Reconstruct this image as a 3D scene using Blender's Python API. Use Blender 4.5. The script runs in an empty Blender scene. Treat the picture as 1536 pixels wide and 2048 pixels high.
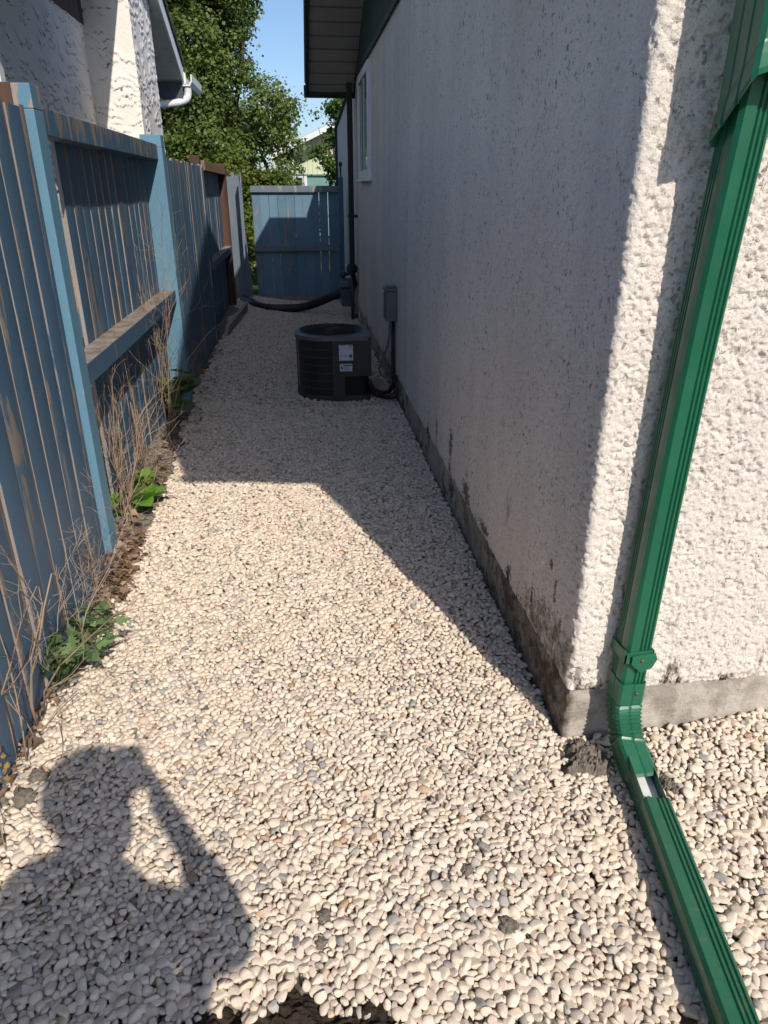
import bpy, math, random
import numpy as np
from mathutils import Vector, Matrix, kdtree

R = math.radians
random.seed(7)
S = bpy.context.scene
COL = S.collection

# ------------------------------------------------------------------ camera
FPX = 1420.0
VPX, VPY = 590.0, 379.0
cy = Vector(((VPX - 768) / FPX, (VPY - 1024) / FPX, 1.0)).normalized()
cz = Vector((0, -cy.z, cy.y)); cz = (cz - cy * cz.dot(cy)).normalized()
cx = cy.cross(cz)
def cam2world(c):
    return Vector((cx.dot(c), cy.dot(c), cz.dot(c)))
cam = bpy.data.cameras.new('camera')
camo = bpy.data.objects.new('camera', cam); COL.objects.link(camo)
a0, a1, a2 = cam2world(Vector((1, 0, 0))), cam2world(Vector((0, -1, 0))), cam2world(Vector((0, 0, -1)))
camo.matrix_world = Matrix(((a0.x, a1.x, a2.x, 0), (a0.y, a1.y, a2.y, 0), (a0.z, a1.z, a2.z, 1.5), (0, 0, 0, 1)))
cam.sensor_fit = 'VERTICAL'; cam.sensor_height = 24.0
cam.lens = FPX / 2048 * 24.0
cam.clip_start = 0.01; cam.clip_end = 600
S.camera = camo
S.render.resolution_x = 768; S.render.resolution_y = 1024

# ------------------------------------------------------------------ sky and sun
SUNV = Vector((0.36, -1.125, 1.0)).normalized()        # towards the sun
EL = math.asin(SUNV.z); AZ = math.atan2(SUNV.x, SUNV.y)
w = bpy.data.worlds.new('World'); S.world = w; w.use_nodes = True
nt = w.node_tree; bg = nt.nodes['Background']
sky = nt.nodes.new('ShaderNodeTexSky'); sky.sky_type = 'NISHITA'; sky.sun_disc = False
sky.sun_elevation = EL; sky.sun_rotation = AZ; sky.air_density = 1.0; sky.dust_density = 2.2; sky.ozone_density = 4.2; sky.altitude = 800
nt.links.new(sky.outputs[0], bg.inputs[0]); bg.inputs[1].default_value = 0.108
sl = bpy.data.lights.new('sun', 'SUN'); sl.energy = 3.35; sl.angle = R(0.6); sl.color = (1.0, 0.915, 0.80)
so = bpy.data.objects.new('sun', sl); COL.objects.link(so)
so.rotation_euler = SUNV.to_track_quat('Z', 'Y').to_euler(); so.location = SUNV * 30
S.view_settings.view_transform = 'Standard'; S.view_settings.look = 'None'
S.view_settings.exposure = 0.41; S.view_settings.gamma = 1.0; S.view_settings.use_curve_mapping = False
S.cycles.max_bounces = 8; S.cycles.diffuse_bounces = 4
S.cycles.use_denoising = True

# ------------------------------------------------------------------ node helpers
class NT:
    def __init__(s, name, rough=0.8, spec=0.3):
        s.m = bpy.data.materials.new(name); s.m.use_nodes = True
        s.t = s.m.node_tree; s.b = s.t.nodes['Principled BSDF']
        s.b.inputs['Roughness'].default_value = rough
        s.b.inputs['Specular IOR Level'].default_value = spec
        s.bump = None
    def n(s, typ, **kw):
        o = s.t.nodes.new(typ)
        for k, v in kw.items(): setattr(o, k, v)
        return o
    def put(s, sock, v):
        if hasattr(v, 'is_linked'): s.t.links.new(v, sock)
        elif v is not None:
            try: sock.default_value = v
            except Exception: sock.default_value = (*v, 1.0)
    def pos(s, scale=(1, 1, 1)):
        g = s.n('ShaderNodeNewGeometry'); mp = s.n('ShaderNodeMapping')
        s.t.links.new(g.outputs['Position'], mp.inputs['Vector']); mp.inputs['Scale'].default_value = scale
        return mp.outputs[0]
    def noise(s, scale, detail=4, rough=0.55, sc=(1, 1, 1), dist=0.0):
        o = s.n('ShaderNodeTexNoise'); s.t.links.new(s.pos(sc), o.inputs['Vector'])
        o.inputs['Scale'].default_value = scale; o.inputs['Detail'].default_value = detail
        o.inputs['Roughness'].default_value = rough; o.inputs['Distortion'].default_value = dist
        return o.outputs[0]
    def vor(s, scale, sc=(1, 1, 1), feature='F1', rnd=1.0):
        o = s.n('ShaderNodeTexVoronoi', feature=feature); s.t.links.new(s.pos(sc), o.inputs['Vector'])
        o.inputs['Scale'].default_value = scale; o.inputs['Randomness'].default_value = rnd
        return o.outputs[0]
    def attr(s, name):
        o = s.n('ShaderNodeAttribute'); o.attribute_name = name; return o.outputs['Fac']
    def ramp(s, f, stops, interp='LINEAR'):
        o = s.n('ShaderNodeValToRGB'); o.color_ramp.interpolation = interp
        e = o.color_ramp.elements
        while len(e) < len(stops): e.new(0.5)
        for el, (p, c) in zip(e, stops):
            el.position = p; el.color = (c, c, c, 1) if isinstance(c, (int, float)) else (*c, 1)
        s.put(o.inputs[0], f); return o.outputs[0]
    def mix(s, f, a, b, mode='MIX'):
        o = s.n('ShaderNodeMix', data_type='RGBA', blend_type=mode)
        s.put(o.inputs[0], f); s.put(o.inputs[6], a); s.put(o.inputs[7], b); return o.outputs[2]
    def math(s, op, a, b=None, clamp=False):
        o = s.n('ShaderNodeMath', operation=op); o.use_clamp = clamp
        s.put(o.inputs[0], a); s.put(o.inputs[1], b); return o.outputs[0]
    def z(s, axis=2):
        g = s.n('ShaderNodeNewGeometry'); x = s.n('ShaderNodeSeparateXYZ')
        s.t.links.new(g.outputs['Position'], x.inputs[0]); return x.outputs[axis]
    def col(s, v): s.put(s.b.inputs['Base Color'], v); return s
    def rough(s, v): s.put(s.b.inputs['Roughness'], v); return s
    def bmp(s, h, dist=0.01, strength=1.0):
        o = s.n('ShaderNodeBump'); o.inputs['Distance'].default_value = dist; o.inputs['Strength'].default_value = strength
        s.put(o.inputs['Height'], h)
        if s.bump is not None: s.t.links.new(s.bump, o.inputs['Normal'])
        s.bump = o.outputs[0]; s.t.links.new(s.bump, s.b.inputs['Normal']); return s

def flat(name, c, rough=0.6, spec=0.4, metal=0.0, var=0.12, vs=9.0, bump=0.0):
    k = NT(name, rough, spec); k.b.inputs['Metallic'].default_value = metal
    n = k.noise(vs, 5)
    lo = tuple(x * (1 - var * 1.6) for x in c); hi = tuple(min(1, x * (1 + var)) for x in c)
    k.col(k.ramp(n, [(0.3, lo), (0.7, hi)]))
    k.rough(k.ramp(k.noise(vs * 3, 3), [(0.3, max(0.05, rough - 0.08)), (0.7, min(1, rough + 0.1))]))
    if bump: k.bmp(k.noise(vs * 14, 4), bump, 0.6)
    return k.m

M = {}
# house stucco: off white dash coat with rain streaks; shade of the pits painted as dark specks
k = NT('dash_stucco', 0.92, 0.15)
base = k.ramp(k.noise(1.3, 4), [(0.3, (0.72, 0.645, 0.585)), (0.7, (0.82, 0.745, 0.68))])
st = k.ramp(k.noise(6, 5, 0.6, (1, 1, 0.07)), [(0.42, 0.0), (0.75, 0.55)])
base = k.mix(st, base, (0.58, 0.53, 0.49))
pit_shade = k.ramp(k.noise(72, 3, 0.62, (1, 1, 0.62)), [(0.345, 1.0), (0.395, 0.0)])
amt = k.ramp(k.noise(2.5, 3), [(0.35, 0.4), (0.65, 0.9)])
base = k.mix(k.math('MULTIPLY', pit_shade, amt), base, (0.13, 0.12, 0.11))
gr = k.ramp(k.noise(190, 2, 0.6), [(0.33, 0.6), (0.45, 0.0)])
base = k.mix(gr, base, (0.36, 0.32, 0.28))
# damp black stains just above the footing
low = k.ramp(k.z(), [(0.18, 1.0), (0.60, 0.0)])
sn = k.ramp(k.math('ADD', k.noise(9, 7, 0.72, (1, 1, 0.42)), k.ramp(k.z(), [(0.17, 0.09), (0.26, 0.0)])), [(0.60, 0.0), (0.66, 1.0)])
base = k.mix(k.math('MULTIPLY', low, sn), base, (0.05, 0.042, 0.035))
def spot(c_, r_, soft, sq=(1, 1, 1)):
    g_ = k.n('ShaderNodeNewGeometry'); a_ = k.n('ShaderNodeVectorMath', operation='SUBTRACT'); k.t.links.new(g_.outputs['Position'], a_.inputs[0]); a_.inputs[1].default_value = c_
    b_ = k.n('ShaderNodeVectorMath', operation='MULTIPLY'); k.t.links.new(a_.outputs[0], b_.inputs[0]); b_.inputs[1].default_value = sq
    l_ = k.n('ShaderNodeVectorMath', operation='LENGTH'); k.t.links.new(b_.outputs[0], l_.inputs[0])
    d_ = k.math('ADD', l_.outputs['Value'], k.math('MULTIPLY', k.math('SUBTRACT', k.noise(55, 4, 0.7), 0.5), soft))
    return k.ramp(d_, [(r_, 1.0), (r_ * 1.25, 0.0)])
sidew = k.ramp(k.z(0), [(0.716, 1.0), (0.73, 0.0)])
brown = k.math('MULTIPLY', k.math('MULTIPLY', sidew, spot((0.715, 1.72, 0.17), 0.14, 0.30, (1, 0.45, 1.0))), k.ramp(k.noise(24, 5, 0.65), [(0.38, 0.15), (0.6, 0.85)]))
base = k.mix(brown, base, (0.11, 0.08, 0.058))
for c_, r_, sf, sq in (((0.715, 1.811, 0.47), 0.014, 0.03, (1, 1, 0.75)), ((0.715, 1.765, 0.41), 0.012, 0.06, (1, 1.2, 0.30)), ((0.715, 1.96, 0.275), 0.014, 0.07, (1, 1.2, 0.28)),
                       ((0.715, 3.32, 0.34), 0.03, 0.12, (1, 0.8, 0.40)), ((0.715, 2.95, 0.24), 0.035, 0.14, (1, 0.5, 0.8)), ((0.715, 2.6, 0.21), 0.03, 0.13, (1, 0.35, 1.0)),
                       ((0.722, 1.592, 0.212), 0.020, 0.03, (1, 1, 0.75))):  # last spot: shade in the corner chip's hollow, put into the colour
    base = k.mix(k.math('MULTIPLY', spot(c_, r_ * 0.8, sf, sq), 0.8), base, (0.055, 0.045, 0.038))
k.col(base); k.bmp(k.noise(70, 5, 0.65), 0.006, 0.8); k.bmp(k.noise(260, 3), 0.0025, 0.7); M['stucco'] = k.m
k = NT('trowel_stucco', 0.9, 0.15)
base = k.ramp(k.noise(2, 4), [(0.3, (0.80, 0.755, 0.70)), (0.7, (0.88, 0.835, 0.775))])
base = k.mix(k.ramp(k.attr('lip_shade'), [(0.32, 0.0), (0.75, 0.9)]), base, (0.16, 0.14, 0.13))  # shade beneath the trowel lips painted in as dark lines
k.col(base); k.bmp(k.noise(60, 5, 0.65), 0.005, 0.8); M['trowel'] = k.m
k = NT('concrete', 0.93, 0.15)
base = k.ramp(k.noise(4, 6, 0.65), [(0.3, (0.40, 0.355, 0.305)), (0.7, (0.56, 0.515, 0.455))])
dirt = k.ramp(k.noise(9, 8, 0.72), [(0.47, 0.0), (0.56, 0.9)])
dm = k.math('MULTIPLY', dirt, k.ramp(k.noise(1.7, 3), [(0.36, 0.0), (0.54, 1.0)]))
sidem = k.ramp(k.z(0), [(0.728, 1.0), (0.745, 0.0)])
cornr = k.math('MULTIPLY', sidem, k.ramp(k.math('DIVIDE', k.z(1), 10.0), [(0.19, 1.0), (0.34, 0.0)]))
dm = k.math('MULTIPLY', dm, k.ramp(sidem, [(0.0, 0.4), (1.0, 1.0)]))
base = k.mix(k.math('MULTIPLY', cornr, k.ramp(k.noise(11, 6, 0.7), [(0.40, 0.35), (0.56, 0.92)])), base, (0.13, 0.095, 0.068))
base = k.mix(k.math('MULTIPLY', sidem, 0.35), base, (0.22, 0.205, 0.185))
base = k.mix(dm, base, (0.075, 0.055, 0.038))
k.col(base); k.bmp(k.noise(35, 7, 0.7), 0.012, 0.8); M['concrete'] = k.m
# soil and ground
k = NT('soil', 0.97, 0.1)
k.col(k.ramp(k.noise(40, 6, 0.7), [(0.3, (0.030, 0.021, 0.015)), (0.7, (0.085, 0.065, 0.05))]))
k.bmp(k.noise(120, 5, 0.7), 0.01, 1.0); M['soil'] = k.m
k = NT('dry_clay', 0.97, 0.1)
k.col(k.ramp(k.noise(60, 6, 0.7), [(0.3, (0.14, 0.118, 0.098)), (0.7, (0.36, 0.315, 0.265))]))
k.bmp(k.noise(160, 5, 0.75), 0.008, 1.0); M['clay'] = k.m
k = NT('yard_grass', 0.95, 0.1)
k.col(k.mix(k.ramp(k.noise(0.8, 4), [(0.4, 0.0), (0.6, 1.0)]), (0.06, 0.10, 0.025), (0.10, 0.11, 0.045)))
k.bmp(k.noise(60, 4), 0.03, 1.0); M['grass'] = k.m
k = NT('gravel_bed', 0.95, 0.1)
k.col(k.ramp(k.vor(55), [(0.15, (0.34, 0.30, 0.25)), (0.7, (0.10, 0.085, 0.07))]))
k.bmp(k.vor(55), 0.012, -1.0); M['bed'] = k.m
# pebbles
k = NT('river_pebble', 0.72, 0.3)
c = k.ramp(k.attr('tint'), [(0.0, (0.27, 0.26, 0.25)), (0.08, (0.38, 0.36, 0.335)), (0.18, (0.48, 0.435, 0.385)), (0.32, (0.63, 0.53, 0.43)),
                            (0.58, (0.73, 0.61, 0.490)), (0.84, (0.80, 0.69, 0.57)), (0.94, (0.72, 0.56, 0.41)), (0.985, (0.46, 0.29, 0.17)), (1.0, (0.30, 0.20, 0.13))])
c = k.mix(k.ramp(k.noise(140, 4, 0.6), [(0.35, 0.30), (0.6, 0.0)]), c, (0.50, 0.43, 0.36))
k.col(c); k.bmp(k.noise(320, 4, 0.65), 0.0016, 0.7); M['pebble'] = k.m

def painted_wood(name, ca, cb, wear=0.5, top=1.45, wood=((0.20, 0.155, 0.125), (0.40, 0.31, 0.25))):
    k = NT(name, 0.62, 0.3)
    rn = k.attr('rnd')
    paint = k.mix(k.noise(5, 5), ca, cb)
    paint = k.mix(k.ramp(rn, [(0.0, 0.0), (1.0, 0.35)]), paint, tuple(x * 0.62 for x in ca))
    wd = k.mix(k.noise(30, 5, 0.6, (1, 1, 0.05)), wood[0], wood[1])
    grain = k.noise(16, 8, 0.7, (1, 1, 0.13), 0.3)
    tz = k.ramp(k.math('DIVIDE', k.z(), 2.0), [(top / 2.0, 0.0), (min(0.999, top / 2.0 + 0.16), 0.24)])
    g2 = k.math('ADD', k.math('ADD', grain, tz), k.math('MULTIPLY', k.math('SUBTRACT', rn, 0.62), 0.30))
    eg = k.math('MULTIPLY', k.math('POWER', k.attr('edge'), 1.6), k.math('MULTIPLY', k.noise(2.6, 3, 0.5, (1, 3, 0.6)), 0.22))
    g2 = k.math('ADD', g2, eg)
    t = 0.70 - wear * 0.12
    mask = k.ramp(g2, [(t, 0.0), (t + 0.03, 1.0)])
    chips = k.ramp(k.noise(38, 5, 0.6, (1, 1, 0.4)), [(0.69, 0.0), (0.71, 0.8)])
    mask = k.math('MAXIMUM', mask, chips)
    k.col(k.mix(mask, paint, wd))
    k.rough(k.ramp(mask, [(0, 0.55), (1, 0.92)]))
    k.bmp(grain, 0.003, 0.7); k.bmp(k.noise(90, 4, 0.6, (1, 1, 0.12)), 0.0012, 0.6)
    return k.m
M['blue'] = painted_wood('blue_fence_paint', (0.052, 0.110, 0.182), (0.082, 0.155, 0.235), 0.42, 1.58, ((0.11, 0.090, 0.078), (0.31, 0.262, 0.225)))
M['bluepost'] = painted_wood('blue_post_paint', (0.10, 0.22, 0.32), (0.135, 0.27, 0.375), 0.45, 1.9)
M['greyblue'] = painted_wood('faded_gate_paint', (0.12, 0.155, 0.20), (0.20, 0.235, 0.28), 0.75, 1.9, ((0.20, 0.185, 0.185), (0.36, 0.335, 0.325)))
M['gateblue'] = painted_wood('gate_board_paint', (0.105, 0.19, 0.275), (0.155, 0.26, 0.355), 0.15, 1.9)
def wood(name, a, b):
    k = NT(name, 0.9, 0.15)
    g = k.noise(14, 7, 0.68, (1, 1, 0.08)); k.col(k.mix(k.ramp(g, [(0.3, 0.0), (0.7, 1.0)]), a, b)); k.bmp(g, 0.003, 0.8)
    return k.m
M['bare'] = wood('weathered_wood', (0.13, 0.105, 0.09), (0.36, 0.305, 0.265))
M['brown'] = wood('brown_wood', (0.13, 0.08, 0.05), (0.30, 0.20, 0.13))
M['rust'] = wood('red_brown_wood', (0.055, 0.032, 0.026), (0.125, 0.07, 0.055))
M['plank'] = wood('grey_plank_wood', (0.26, 0.22, 0.18), (0.42, 0.37, 0.32))
M['twig'] = wood('dry_twig', (0.20, 0.135, 0.09), (0.42, 0.31, 0.22))
M['twiggrey'] = wood('grey_twig', (0.22, 0.18, 0.15), (0.42, 0.35, 0.30))
# green metal
k = NT('green_enamel', 0.34, 0.5)
c = k.ramp(k.noise(3, 4), [(0.3, (0.010, 0.100, 0.052)), (0.7, (0.013, 0.130, 0.068))])
sc = k.ramp(k.noise(22, 8, 0.75), [(0.69, 0.0), (0.74, 0.45)])
c = k.mix(sc, c, (0.20, 0.30, 0.25))
spl = k.math('MULTIPLY', k.ramp(k.z(), [(0.02, 1.0), (0.34, 0.0)]), k.ramp(k.noise(30, 7, 0.75), [(0.55, 0.0), (0.68, 0.4)]))
c = k.mix(spl, c, (0.20, 0.165, 0.13))
c = k.mix(k.ramp(k.noise(9, 6, 0.7, (1, 1, 0.12)), [(0.62, 0.0), (0.8, 0.2)]), c, (0.045, 0.06, 0.045))
k.bmp(k.noise(7, 2), 0.004, 0.35); k.col(c)
k.rough(k.ramp(k.noise(14, 5), [(0.3, 0.26), (0.7, 0.48)])); k.bmp(k.noise(25, 3), 0.0015, 0.4); M['green'] = k.m
M['white_in'] = flat('white_inner_metal', (0.75, 0.76, 0.77), 0.4, 0.5)
M['screw'] = flat('rusty_screw', (0.25, 0.14, 0.08), 0.5, 0.5, 0.5)
M['darkgreen'] = flat('dark_green_trim', (0.018, 0.034, 0.034), 0.6, 0.3)
M['siding'] = None
k = NT('gable_siding', 0.75, 0.2)
k.col(k.ramp(k.noise(18, 5, 0.6, (1, 1, 0.08)), [(0.3, (0.020, 0.036, 0.034)), (0.7, (0.042, 0.066, 0.062))]))
wv = k.n('ShaderNodeTexWave', wave_type='BANDS', bands_direction='Y'); k.t.links.new(k.pos(), wv.inputs[0]); wv.inputs['Scale'].default_value = 2.2
k.bmp(k.ramp(wv.outputs[1], [(0.0, 0.0), (0.06, 1.0)]), 0.008, 1.0); M['siding'] = k.m
k = NT('vented_soffit', 0.6, 0.3)
wv = k.n('ShaderNodeTexWave', wave_type='BANDS', bands_direction='Y'); k.t.links.new(k.pos(), wv.inputs[0]); wv.inputs['Scale'].default_value = 1.6
line = k.ramp(wv.outputs[1], [(0.0, 1.0), (0.07, 0.0)])
c = k.ramp(k.noise(3, 4), [(0.3, (0.30, 0.285, 0.265)), (0.7, (0.37, 0.355, 0.33))])
k.col(k.mix(line, c, (0.16, 0.15, 0.14))); k.bmp(line, 0.006, -1.0); M['soffit'] = k.m
M['white_soffit'] = flat('white_soffit', (0.62, 0.64, 0.65), 0.6)
M['white'] = flat('white_trim_paint', (0.72, 0.73, 0.74), 0.45, 0.4, 0, 0.06)
M['vinyl'] = flat('white_vinyl', (0.72, 0.74, 0.76), 0.4, 0.4, 0, 0.05)
k = NT('shingle', 0.95, 0.1); k.col(k.ramp(k.vor(14, (1, 0.5, 1)), [(0.1, (0.035, 0.033, 0.032)), (0.7, (0.09, 0.085, 0.08))])); k.bmp(k.noise(120, 3), 0.005); M['shingle'] = k.m
k = NT('window_glass', 0.04, 0.9); k.col((0.012, 0.014, 0.017)); M['glass'] = k.m
# appliances
M['ac'] = flat('charcoal_sheet_metal', (0.050, 0.045, 0.041), 0.5, 0.4, 0, 0.15)
M['ac_top'] = flat('grey_lid_metal', (0.13, 0.135, 0.145), 0.42, 0.5, 0, 0.2)
M['wire'] = flat('black_wire', (0.022, 0.023, 0.025), 0.4, 0.5)
M['cagewire'] = flat('grey_cage_wire', (0.075, 0.073, 0.07), 0.45, 0.5)
M['coil'] = flat('dark_coil_fins', (0.012, 0.012, 0.012), 0.6, 0.3)
M['paper'] = flat('label_paper', (0.60, 0.64, 0.70), 0.5, 0.3, 0, 0.05)
M['ink'] = flat('label_ink', (0.10, 0.12, 0.16), 0.6, 0.2)
M['inkblue'] = flat('label_blue', (0.10, 0.22, 0.34), 0.6, 0.2)
M['inkorange'] = flat('label_orange', (0.22, 0.12, 0.05), 0.6, 0.2)
M['box'] = flat('grey_box_enamel', (0.145, 0.15, 0.145), 0.5, 0.4)
M['cond'] = flat('grey_conduit', (0.12, 0.125, 0.14), 0.5, 0.4)
M['black'] = flat('black_rubber', (0.012, 0.012, 0.013), 0.55, 0.4)
M['meter'] = flat('meter_grey', (0.085, 0.10, 0.125), 0.5, 0.4)
M['pipe'] = flat('pipe_grey', (0.05, 0.058, 0.068), 0.5, 0.4)
M['copper'] = flat('copper_line', (0.16, 0.06, 0.035), 0.45, 0.5, 0.6)
M['brass'] = flat('gold_paint', (0.30, 0.20, 0.05), 0.4, 0.5, 0.4)
k = NT('hose_black', 0.55, 0.4); k.col(k.ramp(k.noise(8, 4), [(0.3, (0.012, 0.012, 0.013)), (0.7, (0.035, 0.033, 0.03))])); M['hose'] = k.m
M['card'] = flat('cardboard', (0.42, 0.25, 0.12), 0.85, 0.2)
# foliage
def leafmat(name, stops, trans=0.35):
    k = NT(name, 0.5, 0.35)
    c = k.ramp(k.attr('tint'), stops); k.col(c)
    tr = k.n('ShaderNodeBsdfTranslucent'); k.t.links.new(c, tr.inputs[0])
    mx = k.n('ShaderNodeMixShader'); mx.inputs[0].default_value = trans
    out = k.t.nodes['Material Output']
    k.t.links.new(k.b.outputs[0], mx.inputs[1]); k.t.links.new(tr.outputs[0], mx.inputs[2]); k.t.links.new(mx.outputs[0], out.inputs[0])
    return k.m
M['leaf'] = leafmat('tree_leaf', [(0, (0.05, 0.088, 0.022)), (0.5, (0.125, 0.18, 0.042)), (0.9, (0.21, 0.26, 0.062)), (1, (0.31, 0.32, 0.09))])
M['leaf2'] = leafmat('light_tree_leaf', [(0, (0.045, 0.10, 0.02)), (0.6, (0.10, 0.18, 0.035)), (1, (0.19, 0.25, 0.06))])
M['bush'] = leafmat('bush_leaf', [(0, (0.04, 0.085, 0.012)), (0.55, (0.11, 0.17, 0.025)), (0.82, (0.19, 0.19, 0.03)), (0.93, (0.30, 0.19, 0.04)), (1, (0.25, 0.10, 0.04))])
M['weed'] = leafmat('weed_leaf', [(0, (0.06, 0.125, 0.045)), (1, (0.19, 0.28, 0.115))], 0.25)
M['weedlight'] = leafmat('lime_weed_leaf', [(0, (0.12, 0.30, 0.025)), (1, (0.20, 0.42, 0.05))], 0.4)
M['litter'] = leafmat('dead_leaf', [(0, (0.13, 0.08, 0.05)), (0.6, (0.31, 0.20, 0.13)), (1, (0.44, 0.31, 0.21))], 0.15)
M['fungus'] = flat('ochre_foam', (0.36, 0.25, 0.11), 0.95, 0.1, 0, 0.4, 60, 0.01)
M['bark'] = wood('bark', (0.05, 0.04, 0.03), (0.13, 0.10, 0.08))
M['stem'] = flat('green_stem', (0.10, 0.16, 0.05), 0.6)
# distant house, person
k = NT('cream_siding', 0.8, 0.2)
wv = k.n('ShaderNodeTexWave', wave_type='BANDS', bands_direction='X'); k.t.links.new(k.pos(), wv.inputs[0]); wv.inputs['Scale'].default_value = 2.0
ln = k.ramp(wv.outputs[1], [(0.0, 1.0), (0.08, 0.0)]); k.col(k.mix(ln, (0.60, 0.62, 0.44), (0.40, 0.42, 0.30))); M['cream'] = k.m
k = NT('teal_siding', 0.8, 0.2); k.col(k.ramp(k.noise(4, 4), [(0.3, (0.14, 0.27, 0.25)), (0.7, (0.19, 0.33, 0.31))])); M['teal'] = k.m
M['skin'] = flat('skin', (0.45, 0.27, 0.20), 0.55, 0.4, 0, 0.06)
M['hair'] = flat('dark_hair', (0.03, 0.022, 0.016), 0.6, 0.3)
M['shirt'] = flat('grey_shirt', (0.18, 0.19, 0.21), 0.9, 0.1)
M['jeans'] = flat('blue_jeans', (0.05, 0.07, 0.12), 0.9, 0.1)
M['phone'] = flat('phone_black', (0.015, 0.015, 0.017), 0.25, 0.5)

# ------------------------------------------------------------------ mesh helpers
def wloc(o):
    v = Vector((0, 0, 0))
    while o is not None:
        v += o.location; o = o.parent
    return v
def tag(o, label=None, cat=None, group=None, kind=None):
    if label: o['label'] = label
    if cat: o['category'] = cat
    if group: o['group'] = group
    if kind: o['kind'] = kind
    return o
def thing(name, loc, label, cat, group=None):
    o = bpy.data.objects.new(name, None); o.empty_display_size = 0.1; COL.objects.link(o); o.location = loc
    return tag(o, label, cat, group)
def link(name, me, parent=None):
    o = bpy.data.objects.new(name, me); COL.objects.link(o)
    if parent is not None: o.parent = parent
    return o
def npmesh(name, V, F, mats, parent=None, smooth=True, attrs=None, midx=None, off=None):
    """V (n,3), F (m,3|4) arrays in world coordinates -> one mesh object."""
    V = np.asarray(V, np.float32); F = np.asarray(F, np.int32)
    base = wloc(parent) if parent is not None else (Vector(off) if off is not None else Vector((0, 0, 0)))
    V = V - np.array(base, np.float32)
    me = bpy.data.meshes.new(name)
    me.vertices.add(len(V)); me.vertices.foreach_set('co', V.ravel())
    me.loops.add(F.size); me.loops.foreach_set('vertex_index', F.ravel())
    me.polygons.add(len(F)); me.polygons.foreach_set('loop_start', np.arange(0, F.size, F.shape[1], dtype=np.int32))
    for m in (mats if isinstance(mats, (list, tuple)) else [mats]): me.materials.append(m)
    if midx is not None: me.polygons.foreach_set('material_index', np.asarray(midx, np.int32))
    for an, av in (attrs or {}).items():
        at = me.attributes.new(an, 'FLOAT', 'POINT'); at.data.foreach_set('value', np.asarray(av, np.float32))
    me.update(); me.validate()
    if smooth: me.shade_smooth()
    o = link(name, me, parent)
    if parent is None and off is not None: o.location = off
    return o
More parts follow.
